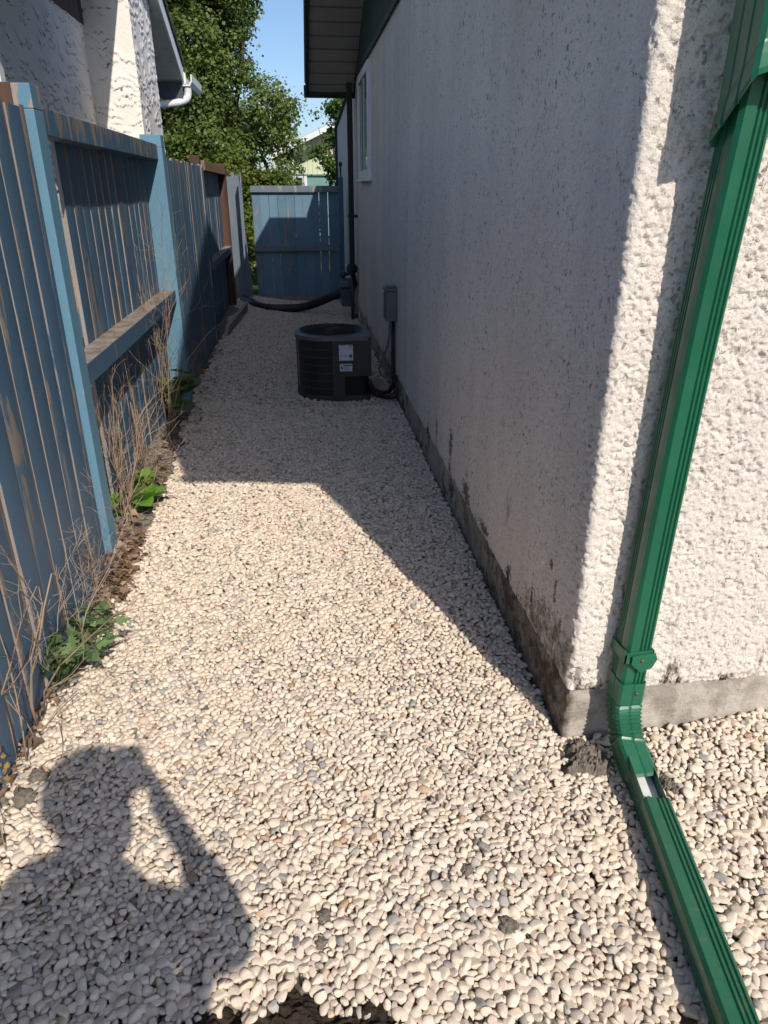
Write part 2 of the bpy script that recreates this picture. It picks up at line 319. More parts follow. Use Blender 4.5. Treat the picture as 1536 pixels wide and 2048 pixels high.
class MB:
    """collects shapes; build() links them as ONE mesh object"""
    def __init__(s): s.v = []; s.f = []; s.mi = []; s.rn = []; s.sm = []; s.ed = []
    def add(s, vs, fs, mi=0, rnd=None, smooth=False, edge=None):
        b = len(s.v); rnd = random.random() if rnd is None else rnd
        s.v += [tuple(v) for v in vs]; s.rn += [rnd] * len(vs); s.ed += edge if edge else [0.0] * len(vs)
        for i, f in enumerate(fs):
            s.f.append(tuple(x + b for x in f)); s.mi.append(mi[i] if isinstance(mi, (list, tuple)) else mi); s.sm.append(smooth)
        return s
    def box(s, x0, x1, y0, y1, z0, z1, mi=0, rnd=None, M4=None):
        vs = [Vector((x, y, z)) for z in (z0, z1) for y in (y0, y1) for x in (x0, x1)]
        if M4 is not None: vs = [M4 @ v for v in vs]
        return s.add(vs, [(0, 2, 3, 1), (4, 5, 7, 6), (0, 1, 5, 4), (2, 6, 7, 3), (0, 4, 6, 2), (1, 3, 7, 5)], mi, rnd)
    def prism(s, poly, axis, a, b, mi=0, rnd=None):
        """poly: 2D outline; axis: extrusion axis 'x','y','z'"""
        def P(p, t): return {'x': (t, p[0], p[1]), 'y': (p[0], t, p[1]), 'z': (p[0], p[1], t)}[axis]
        n = len(poly); vs = [P(p, a) for p in poly] + [P(p, b) for p in poly]
        fs = [tuple(range(n))[::-1], tuple(range(n, 2 * n))] + [(i, (i + 1) % n, n + (i + 1) % n, n + i) for i in range(n)]
        return s.add(vs, fs, mi, rnd)
    def sweep(s, prof, path, up=(1, 0, 0), scales=None, mi=0, cap=True, smooth=False, rnd=None, side_mi=None):
        """prof 2D points (u,v); u along `up`-derived side axis, v along the other"""
        path = [Vector(p) for p in path]; n = len(prof); vs = []
        for i, p in enumerate(path):
            t = (path[min(i + 1, len(path) - 1)] - path[max(i - 1, 0)]).normalized()
            u = Vector(up); u = (u - t * u.dot(t))
            if u.length < 1e-4: u = t.orthogonal()
            u.normalize(); v = t.cross(u)
            sc = scales[i] if scales else 1.0
            su, sv = sc if isinstance(sc, tuple) else (sc, sc)
            vs += [p + u * (a * su) + v * (b * sv) for a, b in prof]
        fs = []
        for i in range(len(path) - 1):
            for j in range(n):
                k = (j + 1) % n
                fs.append((i * n + j, i * n + k, (i + 1) * n + k, (i + 1) * n + j))
        mis = [mi] * len(fs)
        if cap:
            fs += [tuple(range(n))[::-1], tuple(range((len(path) - 1) * n, len(path) * n))]; mis += [mi, mi]
        return s.add(vs, fs, mis, rnd, smooth)
    def tube(s, path, r, seg=8, mi=0, cap=True, rnd=None):
        prof = [(math.cos(2 * math.pi * j / seg), math.sin(2 * math.pi * j / seg)) for j in range(seg)]
        rr = r if isinstance(r, (list, tuple)) else [r] * len(path)
        d = Vector(path[-1]) - Vector(path[0])
        up = (1, 0, 0) if abs(d.x) < 0.8 * d.length else (0, 0, 1)
        return s.sweep(prof, path, up, list(rr), mi, cap, True, rnd)
    def lathe(s, prof, c, axis='z', seg=20, mi=0):
        vs = []; n = len(prof)
        for r, h in prof:
            for j in range(seg):
                a = 2 * math.pi * j / seg; p = (r * math.cos(a), r * math.sin(a), h)
                p = {'z': p, 'y': (p[0], p[2], p[1]), 'x': (p[2], p[0], p[1])}[axis]
                vs.append((c[0] + p[0], c[1] + p[1], c[2] + p[2]))
        fs = [(i * seg + j, i * seg + (j + 1) % seg, (i + 1) * seg + (j + 1) % seg, (i + 1) * seg + j) for i in range(n - 1) for j in range(seg)]
        fs += [tuple(range(seg))[::-1], tuple(range((n - 1) * seg, n * seg))]
        return s.add(vs, fs, mi, None, True)
    def build(s, name, mats, parent=None, bevel=0.0, off=None, segs=2):
        base = wloc(parent) if parent is not None else (Vector(off) if off is not None else Vector((0, 0, 0)))
        me = bpy.data.meshes.new(name)
        me.from_pydata([Vector(v) - base for v in s.v], [], s.f)
        for m in (mats if isinstance(mats, (list, tuple)) else [mats]): me.materials.append(m)
        me.polygons.foreach_set('material_index', s.mi)
        at = me.attributes.new('rnd', 'FLOAT', 'POINT'); at.data.foreach_set('value', s.rn)
        at = me.attributes.new('edge', 'FLOAT', 'POINT'); at.data.foreach_set('value', s.ed)
        me.polygons.foreach_set('use_smooth', s.sm)
        me.update()
        import bmesh
        bm = bmesh.new(); bm.from_mesh(me); bmesh.ops.recalc_face_normals(bm, faces=bm.faces); bm.to_mesh(me); bm.free()
        o = link(name, me, parent)
        if parent is None and off is not None: o.location = off
        if bevel:
            b = o.modifiers.new('bevel', 'BEVEL'); b.width = bevel; b.segments = segs; b.limit_method = 'ANGLE'; b.angle_limit = R(40)
        return o

def catmull(P, n):
    P = [Vector(p) for p in P]; P = [2 * P[0] - P[1]] + P + [2 * P[-1] - P[-2]]; out = []
    for i in range(1, len(P) - 2):
        for k_ in range(n):
            t = k_ / n; a, b, c, d = P[i - 1:i + 3]
            out.append(0.5 * (2 * b + (c - a) * t + (2 * a - 5 * b + 4 * c - d) * t * t + (3 * b - a - 3 * c + d) * t ** 3))
    out.append(P[-2]); return out
# numpy value noise
def _h(i, j, s):
    n = (i * 374761393 + j * 668265263 + s * 1274126177) & 0x7fffffff
    n = ((n ^ (n >> 13)) * 1274126177) & 0x7fffffff
    return ((n ^ (n >> 16)) & 0xffff) / 65535.0
def vn(x, y, s=0):
    x = np.asarray(x, float); y = np.asarray(y, float)
    i = np.floor(x).astype(np.int64); j = np.floor(y).astype(np.int64); fx = x - i; fy = y - j
    fx = fx * fx * (3 - 2 * fx); fy = fy * fy * (3 - 2 * fy)
    return (_h(i, j, s) * (1 - fx) + _h(i + 1, j, s) * fx) * (1 - fy) + (_h(i, j + 1, s) * (1 - fx) + _h(i + 1, j + 1, s) * fx) * fy
def fbm(x, y, s=0, o=4, g=0.5):
    a = 1.0; t = 0; n = 0
    for k in range(o):
        t = t + a * vn(x * 2 ** k + 17.3 * k, y * 2 ** k + 5.1 * k, s + k); n += a; a *= g
    return t / n
def sstep(a, b, x):
    t = np.clip((x - a) / (b - a), 0, 1); return t * t * (3 - 2 * t)
def gridfaces(nu, nv):
    i = np.arange((nu - 1) * (nv - 1)); a = (i // (nv - 1)) * nv + i % (nv - 1)
    return np.stack([a, a + nv, a + nv + 1, a + 1], 1)

def gh(x, y):
    """height of the gravel surface"""
    x = np.asarray(x, float); y = np.asarray(y, float)
    h = 0.075 * sstep(0.1, -0.75, x) * sstep(2.4, 3.8, y)
    h = h + 0.045 * sstep(0.85, 1.4, x) * sstep(0.9, 1.5, y)
    h = h + 0.02 * (fbm(x * 3, y * 3, 3, 3) - 0.5)
    return h

# ------------------------------------------------------------------ the setting
rng = np.random.default_rng(11)
# ground: one sheet to the horizon
g = MB(); g.add([(-300, -300, -0.075), (300, -300, -0.075), (300, 500, -0.075), (-300, 500, -0.075)], [(0, 1, 2, 3)])
tag(g.build('ground', M['grass']), kind='structure')
xs = np.linspace(-1.25, 3.2, 160); ys = np.linspace(-1.5, 11.3, 420)
X, Y = np.meshgrid(xs, ys, indexing='ij')
Z = gh(X, Y) - 0.016 + 0.012 * (fbm(X * 30, Y * 30, 9, 3) - 0.5)
tag(npmesh('soil_path', np.stack([X.ravel(), Y.ravel(), Z.ravel()], 1), gridfaces(len(xs), len(ys)), M['bed']), kind='structure')

# gravel: river pebbles
def ico(sub):
    import bmesh
    bm = bmesh.new(); bmesh.ops.create_icosphere(bm, subdivisions=sub, radius=1.0)
    V = np.array([v.co[:] for v in bm.verts]); F = np.array([[v.index for v in f.verts] for f in bm.faces]); bm.free()
    return V, F
def pebble_shapes(sub, n, rs):
    V, F = ico(sub); out = []
    for q in range(n):
        d = np.ones(len(V))
        for _ in range(4):
            ax = rs.normal(size=3); ax /= np.linalg.norm(ax)
            d += rs.uniform(-0.18, 0.15) * np.sin(V @ ax * rs.uniform(1.2, 3.0) + rs.uniform(0, 6))
        P = V * d[:, None]
        for _ in range(rs.integers(3, 7)):                # a few flattened sides
            ax = rs.normal(size=3); ax /= np.linalg.norm(ax); lim = rs.uniform(0.55, 0.85)
            e = P @ ax; ov = np.maximum(0, e - lim); P = P - np.outer(ov * 0.85, ax)
        out.append(P)
    return np.array(out), F
def in_gravel(x, y):
    nz = fbm(x * 9, y * 9, 21, 3) - 0.5
    left = -0.87 + 0.06 * sstep(0.2, 0.7, fbm(y * 2.2, x * 0 + 3.3, 5, 2)) + 0.10 * nz + 0.06 * sstep(2.2, 2.9, y) * sstep(5.4, 4.0, y)
    ok = (x > left) & (x < 3.0) & (y < 10.95)
    ok &= (y < 1.585) | (x < 0.712)
    n2 = fbm(x * 14 + 7, y * 14, 27, 3) - 0.5
    soilz = np.exp(-((x + 0.12) / 0.26) ** 2) * 0.135 + 0.775 + 0.22 * n2 + 0.06 * np.exp(-((x + 0.05) / 0.05) ** 2)
    ok &= y > soilz
    for px, py, r in ((0.755, 1.50, 0.062), (0.70, 1.46, 0.03), (0.925, 1.485, 0.035), (0.95, 1.38, 0.03)):
        ok &= (np.hypot(x - px, y - py) > r * (1 + 1.2 * nz)) | (nz > 0.16)
    return ok
def scatter(x0, x1, y0, y1, d, rs, jit=0.36):
    xs = np.arange(x0, x1, d); ys = np.arange(y0, y1, d * 0.866)
    X, Y = np.meshgrid(xs, ys, indexing='ij'); X = X + (np.arange(len(ys)) % 2 * d / 2)[None, :]
    X = X + rs.uniform(-jit, jit, X.shape) * d; Y = Y + rs.uniform(-jit, jit, Y.shape) * d
    X = X.ravel(); Y = Y.ravel(); k = in_gravel(X, Y); return X[k], Y[k]
def relax(x, y, r, it):
    for _ in range(it):
        kd = kdtree.KDTree(len(x))
        for i in range(len(x)): kd.insert((x[i], y[i], 0), i)
        kd.balance(); dx = np.zeros(len(x)); dy = np.zeros(len(x))
        for i in range(len(x)):
            for co, j, d in kd.find_n((x[i], y[i], 0), 7):
                if j != i and d > 1e-6:
                    o = (r[i] + r[j]) * 0.92 - d
                    if o > 0: dx[i] += (x[i] - co[0]) / d * o * 0.4; dy[i] += (y[i] - co[1]) / d * o * 0.4
        x = x + np.clip(dx, -0.006, 0.006); y = y + np.clip(dy, -0.006, 0.006)
    return x, y
PV = []; PF = []; PT = []; voff = 0
def pebbles(x, y, a, zoff, shapes, F, rs, tilt=0.28):
    global voff
    n = len(x); nv = shapes.shape[1]
    k = rs.integers(0, len(shapes), n)
    b = a * rs.uniform(0.58, 0.98, n); c = a * rs.uniform(0.40, 0.74, n)
    P = shapes[k] * np.stack([a, b, c], 1)[:, None, :]
    t1 = rs.normal(0, tilt, n); t2 = rs.normal(0, tilt, n); yaw = rs.uniform(0, 6.283, n)
    ct, st = np.cos(t1)[:, None], np.sin(t1)[:, None]
    P = np.stack([P[..., 0], P[..., 1] * ct - P[..., 2] * st, P[..., 1] * st + P[..., 2] * ct], 2)
    ct, st = np.cos(t2)[:, None], np.sin(t2)[:, None]
    P = np.stack([P[..., 0] * ct + P[..., 2] * st, P[..., 1], -P[..., 0] * st + P[..., 2] * ct], 2)
    ct, st = np.cos(yaw)[:, None], np.sin(yaw)[:, None]
    P = np.stack([P[..., 0] * ct - P[..., 1] * st, P[..., 0] * st + P[..., 1] * ct, P[..., 2]], 2)
    z = gh(x, y) + zoff
    P = P + np.stack([x, y, z], 1)[:, None, :]
    tint = rs.beta(1.0, 1.0, n); tint = np.where(rs.random(n) < 0.70, 0.24 + 0.66 * tint, tint)
    PV.append(P.reshape(-1, 3)); PT.append(np.repeat(tint, nv))
    PF.append((F[None] + (np.arange(n) * nv)[:, None, None] + voff).reshape(-1, 3)); voff += n * nv
s2, f2 = pebble_shapes(3, 14, rng); s1, f1 = pebble_shapes(2, 14, rng); s0, f0 = pebble_shapes(1, 8, rng)
# foreground, top layer and a layer under it
x, y = scatter(-1.1, 1.9, 0.45, 2.3, 0.0192, rng)
a = 0.0095 * rng.uniform(0.66, 1.40, len(x)) * np.where(rng.random(len(x)) < 0.06, 1.25, 1.0) * (1 + 0.12 * sstep(1.5, 0.9, y))
x, y = relax(x, y, a * 0.9, 4)
a = a * 1.20
near = y < 1.75
for msk, sh, fc in ((near, s2, f2), (~near, s1, f1)):
    pebbles(x[msk], y[msk], a[msk], rng.uniform(-0.004, 0.0055, msk.sum()), sh, fc, rng)
x, y = scatter(-1.1, 1.9, 0.45, 2.5, 0.019, rng); pebbles(x, y, 0.0110 * rng.uniform(0.8, 1.3, len(x)), np.full(len(x), -0.012), s0 if 0 else s1, f1, rng)
x, y = scatter(-1.1, 0.8, 2.3, 5.2, 0.0190, rng); a = 0.0126 * rng.uniform(0.75, 1.3, len(x))
pebbles(x, y, a, rng.uniform(-0.005, 0.005, len(x)), s1, f1, rng)
x, y = scatter(-1.1, 0.8, 5.2, 11.0, 0.022, rng); a = 0.0146 * rng.uniform(0.75, 1.3, len(x))
pebbles(x, y, a, rng.uniform(-0.006, 0.006, len(x)), s0, f0, rng)
x, y = scatter(-1.1, 0.8, 2.5, 5.2, 0.022, rng); pebbles(x, y, 0.0135 * rng.uniform(0.8, 1.3, len(x)), np.full(len(x), -0.009), s0, f0, rng)
x, y = scatter(1.9, 3.0, 0.45, 1.6, 0.026, rng); pebbles(x, y, 0.0145 * rng.uniform(0.8, 1.3, len(x)), rng.uniform(-0.005, 0.005, len(x)), s0, f0, rng)
# stray stones half sunk in the soil in front
x = rng.uniform(-0.6, 0.45, 90); y = rng.uniform(0.66, 0.97, 90)
pebbles(x, y, rng.uniform(0.007, 0.013, 90), rng.uniform(-0.004, 0.008, 90), s1, f1, rng)
tag(npmesh('gravel', np.concatenate(PV), np.concatenate(PF), M['pebble'], attrs={'tint': np.concatenate(PT)}), kind='stuff',
    label='cream and grey river pebbles covering the whole side path')
del PV, PF, PT

# ------------------------------------------------------------------ the house on the right
WX, WY, ZT = 0.715, 1.588, 2.62
EY0, EY1, OX, YE = 1.09, 9.20, 0.18, 8.92
RY, RZ = 5.10, 4.29; TOP0, TOP1 = 3.02, 2.63
XR = 7.0
house = thing('stucco_house', (WX, WY, 0), 'off white stucco house with dark green gable and eaves along the right of the path', 'house')
# wall: fine displaced sheet round the near corner, plain sheets elsewhere, one mesh
ys1 = 5.4; r = 0.018; x1 = 1.75
side = np.linspace(ys1, WY + r, 420); arc = np.linspace(0, math.pi / 2, 8)[1:-1]; fr = np.linspace(WX + r, x1, 290)
px = np.concatenate([np.full(len(side), WX), WX + r - r * np.cos(arc), fr]); py = np.concatenate([side, WY + r - r * np.sin(arc), np.full(len(fr), WY)])
nx = np.concatenate([np.full(len(side), -1.0), -np.cos(arc), np.zeros(len(fr))]); ny = np.concatenate([np.zeros(len(side)), -np.sin(arc), np.full(len(fr), -1.0)])
sl_ = np.concatenate([[0], np.cumsum(np.hypot(np.diff(px), np.diff(py)))])
zs = np.linspace(0.172, ZT, 640)
SS, ZZ = np.meshgrid(sl_, zs, indexing='ij')
D = 0.0045 * (fbm(SS * 11, ZZ * 11, 31, 3, 0.6) - 0.5) + 0.005 * (fbm(SS * 85, ZZ * 85, 41, 3, 0.75) - 0.5) + 0.0035 * (vn(SS * 240, ZZ * 240, 47) - 0.5)
rd = 1 - 2 * np.abs(fbm(SS * 38, ZZ * 44, 51, 3, 0.6) - 0.5)
D += 0.0035 * sstep(0.86, 0.99, rd) * sstep(0.40, 0.60, fbm(SS * 9, ZZ * 9, 57, 2)) - 0.0065 * sstep(0.63, 0.69, fbm(SS * 100, ZZ * 85, 61, 2))
cs = sl_[len(side) + 3]
frontness = sstep(cs - 0.10, cs, SS)
D *= 0.45 + 0.55 * frontness
D *= 1 - 0.5 * np.exp(-((SS - cs) / 0.03) ** 2)
D *= sstep(0, 0.3, SS) * sstep(sl_[-1], sl_[-1] - 0.05, SS)
chip = np.exp(-((SS - cs - 0.004) / 0.022) ** 4 - ((ZZ - 0.215) / 0.034) ** 4)
D -= 0.030 * chip * (0.5 + fbm(SS * 90, ZZ * 90, 71, 3))
D -= 0.006 * sstep(0.20, 0.172, ZZ)
VX = px[:, None] + nx[:, None] * D; VY = py[:, None] + ny[:, None] * D
ZB = ZZ.copy(); ZB[:, 0] += 0.010 * (fbm(sl_ * 14, sl_ * 0, 81, 3) - 0.5)
V1 = np.stack([VX.ravel(), VY.ravel(), ZB.ravel()], 1); F1 = gridfaces(len(sl_), len(zs))
def quad(p): return np.array(p, float)
EX = []
def q4(a, b, c, d): EX.append([a, b, c, d])
q4((WX, ys1, 0.172), (WX, ys1, ZT), (WX, YE, ZT), (WX, YE, 0.172))
q4((x1, WY, 0.172), (XR, WY, 0.172), (XR, WY, ZT), (x1, WY, ZT))
q4((XR, WY, 0.172), (XR, YE, 0.172), (XR, YE, ZT), (XR, WY, ZT))
q4((XR, YE, 0.172), (WX, YE, 0.172), (WX, YE, ZT), (XR, YE, ZT))
Ve = np.array(EX).reshape(-1, 3); Fe = np.arange(len(Ve)).reshape(-1, 4) + len(V1)
npmesh('wall', np.concatenate([V1, Ve]), np.concatenate([F1, Fe]), M['stucco'], house)
# footing
fx, fy = WX + 0.006, WY + 0.006
L = np.linspace(YE, fy, 330); L2 = np.linspace(fx, 3.0, 160)
px = np.concatenate([np.full(len(L), fx), L2[1:]]); py = np.concatenate([L, np.full(len(L2) - 1, fy)])
nx = np.concatenate([np.full(len(L) - 1, -1.0), [-0.7], np.zeros(len(L2) - 1)]); ny = np.concatenate([np.zeros(len(L) - 1), [-0.7], np.full(len(L2) - 1, -1.0)])
sl_ = np.concatenate([[0], np.cumsum(np.hypot(np.diff(px), np.diff(py)))]); zs = np.linspace(-0.12, 0.19, 26)
SS, ZZ = np.meshgrid(sl_, zs, indexing='ij')
D = 0.012 * (fbm(SS * 7, ZZ * 7, 91, 4) - 0.5) + 0.006 * (fbm(SS * 40, ZZ * 40, 95, 3) - 0.5) - 0.003
D -= 0.010 * sstep(0.60, 0.70, fbm(SS * 6 + 4, ZZ * 12, 99, 3))
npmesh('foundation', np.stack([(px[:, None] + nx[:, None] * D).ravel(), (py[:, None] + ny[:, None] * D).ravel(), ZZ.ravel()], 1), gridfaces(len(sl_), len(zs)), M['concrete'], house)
def ztop(y): return TOP0 + (RZ - TOP0) * (y - EY0) / (RY - EY0) if y < RY else TOP1 + (RZ - TOP1) * (EY1 - y) / (EY1 - RY)
TH = 0.15
m = MB(); m.prism([(WY, ZT), (YE, ZT), (YE, ztop(YE) - TH), (RY, RZ - TH), (WY, ztop(WY) - TH)], 'x', WX - 0.012, WX + 0.05)
m.build('gable_siding', M['siding'], house)
m = MB(); m.box(WX - 0.022, WX - 0.0125, WY - 0.01, YE, ZT - 0.035, ZT + 0.01); m.build('drip_flashing', M['darkgreen'], house)
m = MB()                                                        # roof slabs
m.prism([(EY0 - 0.03, ztop(EY0) - 0.05), (EY0 - 0.03, ztop(EY0)), (RY, RZ + 0.01), (EY1 + 0.03, ztop(EY1)), (EY1 + 0.03, ztop(EY1) - 0.05), (RY, RZ - 0.05)], 'x', OX - 0.02, XR + 0.5)
m.build('roof', M['shingle'], house)
m = MB()                                                        # rake soffit, both slopes
m.prism([(EY0 + 0.03, ztop(EY0 + .03) - TH), (EY0 + 0.03, ztop(EY0 + .03) - TH + 0.012), (RY, RZ - TH + 0.012), (EY1 - 0.03, ztop(EY1 - .03) - TH + 0.012), (EY1 - 0.03, ztop(EY1 - .03) - TH), (RY, RZ - TH)], 'x', OX + 0.022, WX - 0.013)
m.box(WX - 0.013, XR, EY0 + 0.03, WY - 0.002, 2.53, 2.545)
m.build('soffit', M['soffit'], house)
m = MB()
for (ya, yb) in ((EY0, RY), (RY, EY1)):
    m.prism([(ya, ztop(ya) - TH - 0.02), (ya, ztop(ya) - 0.052), (yb, ztop(yb) - 0.052), (yb, ztop(yb) - TH - 0.02)], 'x', OX - 0.012, OX + 0.022)
m.build('rake_board', M['darkgreen'], house)
m = MB(); m.prism([(EY0, 2.44), (WY, 2.44), (WY, ztop(WY) - TH - 0.021), (EY0, ztop(EY0) - TH - 0.021)], 'x', OX - 0.010, OX + 0.020); m.build('eave_return', M['darkgreen'], house)
m = MB(); m.box(OX + 0.022, XR, EY0, EY0 + 0.03, 2.40, ztop(EY0) - 0.052); m.build('fascia', M['darkgreen'], house)
m = MB(); m.box(OX + 0.022, XR, EY1 - 0.03, EY1, ztop(EY1) - TH - 0.02, ztop(EY1) - 0.052); m.build('fascia', M['darkgreen'], house)
m = MB()
gp = [(EY0 - 0.002, 2.50), (EY0 - 0.002, 2.38), (EY0 - 0.065, 2.38), (EY0 - 0.085, 2.42), (EY0 - 0.105, 2.46), (EY0 - 0.11, 2.50), (EY0 - 0.10, 2.50), (EY0 - 0.09, 2.46), (EY0 - 0.06, 2.395), (EY0 - 0.01, 2.395), (EY0 - 0.01, 2.50)]
m.prism(gp, 'x', OX - 0.01, XR + 0.4); m.build('gutter', M['green'], house)
m = MB(); m.prism([(y_ + (EY1 - EY0) * 0, z_ + 0.06) for y_, z_ in [(EY1 + 0.002 + (EY0 - 0.002 - a_), b_) for a_, b_ in gp]], 'x', OX - 0.03, XR + 0.4)
m.build('gutter', M['darkgreen'], house)
# window near the far end
wn = MB(); wy0, wy1, wz0, wz1 = 7.30, 8.42, 1.60, 2.545
fwid, px0, px1 = 0.075, WX - 0.034, WX + 0.02
wn.box(px0, px1, wy0, wy0 + fwid, wz0, wz1); wn.box(px0, px1, wy1 - fwid, wy1, wz0, wz1)
wn.box(px0, px1, wy0 + fwid, wy1 - fwid, wz1 - fwid, wz1); wn.box(px0, px1, wy0 + fwid, wy1 - fwid, wz0, wz0 + fwid)
win = wn.build('window', M['vinyl'], house, 0.004)
m = MB(); m.box(WX - 0.012, WX - 0.006, wy0 + fwid, wy1 - fwid, wz0 + fwid, wz1 - fwid); m.build('pane', M['glass'], win)
ym = (wy0 + wy1) / 2
for a_, b_, c_ in ((ym - 0.022, ym + 0.022, 0.022), (wy0 + fwid, wy0 + fwid + 0.02, 0.018), (wy1 - fwid - 0.02, wy1 - fwid, 0.018)):
    m = MB(); m.box(WX - c_, WX - 0.0125, a_, b_, wz0 + fwid, wz1 - fwid); m.build('sash', M['vinyl'], win, 0.003)
m = MB(); m.box(WX - 0.055, WX + 0.0, wy0 - 0.02, wy1 + 0.02, wz0 - 0.028, wz0 - 0.001); m.build('sill', M['vinyl'], win, 0.004)
# lower wing beyond the far corner
m = MB(); m.prism([(YE + 0.02, 0.0), (13.0, 0.0), (13.0, 2.40), (YE + 0.02, 2.655)], 'x', WX + 0.004, 6.9); m.build('wing_wall', M['stucco'], house)
m = MB(); m.prism([(YE + 0.30, 2.632), (13.12, 2.393), (13.12, 2.43), (YE + 0.30, 2.67)], 'x', WX - 0.03, 7.1); m.build('wing_roof', M['darkgreen'], house)
m = MB(); m.box(WX - 0.035, WX + 0.010, 12.96, 13.04, 0, 2.39); m.build('corner_trim', M['darkgreen'], house)

# dark leader pipe at the far corner of the house
dr = thing('leader_pipe', (0.645, 9.0, 0), 'black leader pipe running from the far eave down the rear corner beside the gate post', 'downspout')
m = MB(); m.box(0.612, 0.672, 8.96, 9.04, 0.60, 2.56); m.add([(0.612,8.96,0.60),(0.672,8.96,0.60),(0.672,9.04,0.60),(0.612,9.04,0.60),(0.66,9.03,0.42),(0.71,9.03,0.42),(0.71,9.10,0.42),(0.66,9.10,0.42)],[(0,1,5,4),(1,2,6,5),(2,3,7,6),(3,0,4,7),(4,5,6,7)]); m.build('pipe', M['black'], dr, 0.006)
m = MB(); m.box(0.606, 0.714, 8.953, 9.047, 1.2, 1.23); m.build('strap', M['darkgreen'], dr)

# ------------------------------------------------------------------ green downspout at the near corner
def pipe_profile(w, d, gr=0.0045, nf=3):
    """rectangular leader section with longitudinal grooves; u half width, v half depth"""
    pts = []; c = 0.007
    def face(p0, p1, nrm):
        p0 = Vector(p0); p1 = Vector(p1); nrm = Vector(nrm); t = p1 - p0
        pts.append(p0)
        for k_ in range(nf):
            f = (k_ + 0.9) / (nf + 0.8); e = 0.0042 / t.length
            pts.append(p0 + t * (f - e)); pts.append(p0 + t * f - nrm * gr); pts.append(p0 + t * (f + e))
        pts.append(p1)
    a_, b_ = w / 2, d / 2
    face((-a_ + c, -b_), (a_ - c, -b_), (0, -1)); face((a_, -b_ + c), (a_, b_ - c), (1, 0))
    face((a_ - c, b_), (-a_ + c, b_), (0, 1)); face((-a_, b_ - c), (-a_, -b_ + c), (-1, 0))
    return [(p.x, p.y) for p in pts]
def down_profile(w, d):
    a_, b_ = w / 2, d / 2; g_ = 0.0045
    P = [(-a_ + 0.010, -b_), (-0.004, -b_)]
    for f in (0.001, 0.012, 0.023): P += [(f - 0.0042, -b_), (f - 0.0012, -b_ + g_), (f + 0.0012, -b_ + g_), (f + 0.0042, -b_)]
    P += [(a_ - 0.004, -b_), (a_, -b_ + 0.004), (a_, b_ - 0.004), (a_ - 0.004, b_), (-a_ + 0.006, b_), (-a_, b_ - 0.006)]
    for f in (0.62, 0.36, 0.10): P += [(-a_, b_ * f + 0.003), (-a_ + g_, b_ * f), (-a_, b_ * f - 0.003)]
    P += [(-a_, -b_ * 0.30), (-a_ + 0.002, -b_ + 0.009)]
    return P
prof = down_profile(0.070, 0.072)
ds = thing('downspout', (0.855, 1.53, 0), 'dark green ribbed metal downspout strapped to the near stucco corner', 'downspout')
m = MB()
def lerp(a, b, t): return tuple(a[i] + (b[i] - a[i]) * t for i in range(3))
m.sweep(prof, catmull([(0.861, 1.534, 0.215), (0.870, 1.532, 0.74), (0.877, 1.518, 1.23), (0.880, 1.496, 1.55), (0.881, 1.480, 1.74)], 4), (1, 0, 0)); m.build('pipe', M['green'], ds, 0.0)
# crimped elbow at the foot
path = []; scl = []
N = 41
for i in range(N):
    t = i / (N - 1)
    if t < 0.25: p = lerp((0.862, 1.530, 0.262), (0.862, 1.530, 0.185), t / 0.25)
    elif t < 0.68:
        q = (t - 0.25) / 0.43 * R(58); p = (0.862 + 0.002 * (t - 0.25) / 0.43, 1.530 - 0.13 * (1 - math.cos(q)), 0.185 - 0.13 * math.sin(q))
    else:
        q = R(58); p0 = (0.860, 1.530 - 0.13 * (1 - math.cos(q)), 0.185 - 0.13 * math.sin(q)); s_ = (t - 0.68) / 0.32
        p = (p0[0] + 0.004 * s_, p0[1] - 0.098 * s_, p0[2] - 0.046 * s_)
    path.append(p)
    scl.append(1.05 if t < 0.25 or t > 0.68 else (1.10 if i % 2 else 0.95))
scl[-1] = 1.0
eprof = pipe_profile(0.072, 0.074, 0.002, 1)
m = MB(); m.sweep(eprof, path, (1, 0, 0), scl, cap=False); eb = m.build('elbow', M['green'], ds)
sd = eb.modifiers.new('thickness', 'SOLIDIFY'); sd.thickness = 0.0015
# strap with folded ends near the foot
m = MB()
sp = [(-0.039, 0.050), (-0.039, -0.040), (0.040, -0.040), (0.040, 0.050)]
z0 = 0.345
for i, (u0, v0) in enumerate(sp[:-1]):
    u1, v1 = sp[i + 1]; cx_ = 0.863; cy_ = 1.532
    A = Vector((cx_ + u0, cy_ + v0, 0)); B = Vector((cx_ + u1, cy_ + v1, 0)); nrm = Vector((v1 - v0, -(u1 - u0), 0)).normalized() * -0.0035
    dz = (0.0, 0.004, 0.010, 0.004)[i]; dz2 = (0.004, 0.010, 0.004, 0.0)[i]
    vs = []
    for P_, q in ((A, dz), (B, dz2)):
        for off in (Vector((0, 0, 0)), nrm):
            vs += [P_ + off + Vector((0, 0, z0 - 0.017 + q)), P_ + off + Vector((0, 0, z0 + 0.017 + q))]
    m.add(vs, [(0, 1, 5, 4), (2, 6, 7, 3), (1, 3, 7, 5), (0, 4, 6, 2), (0, 2, 3, 1), (4, 5, 7, 6)])
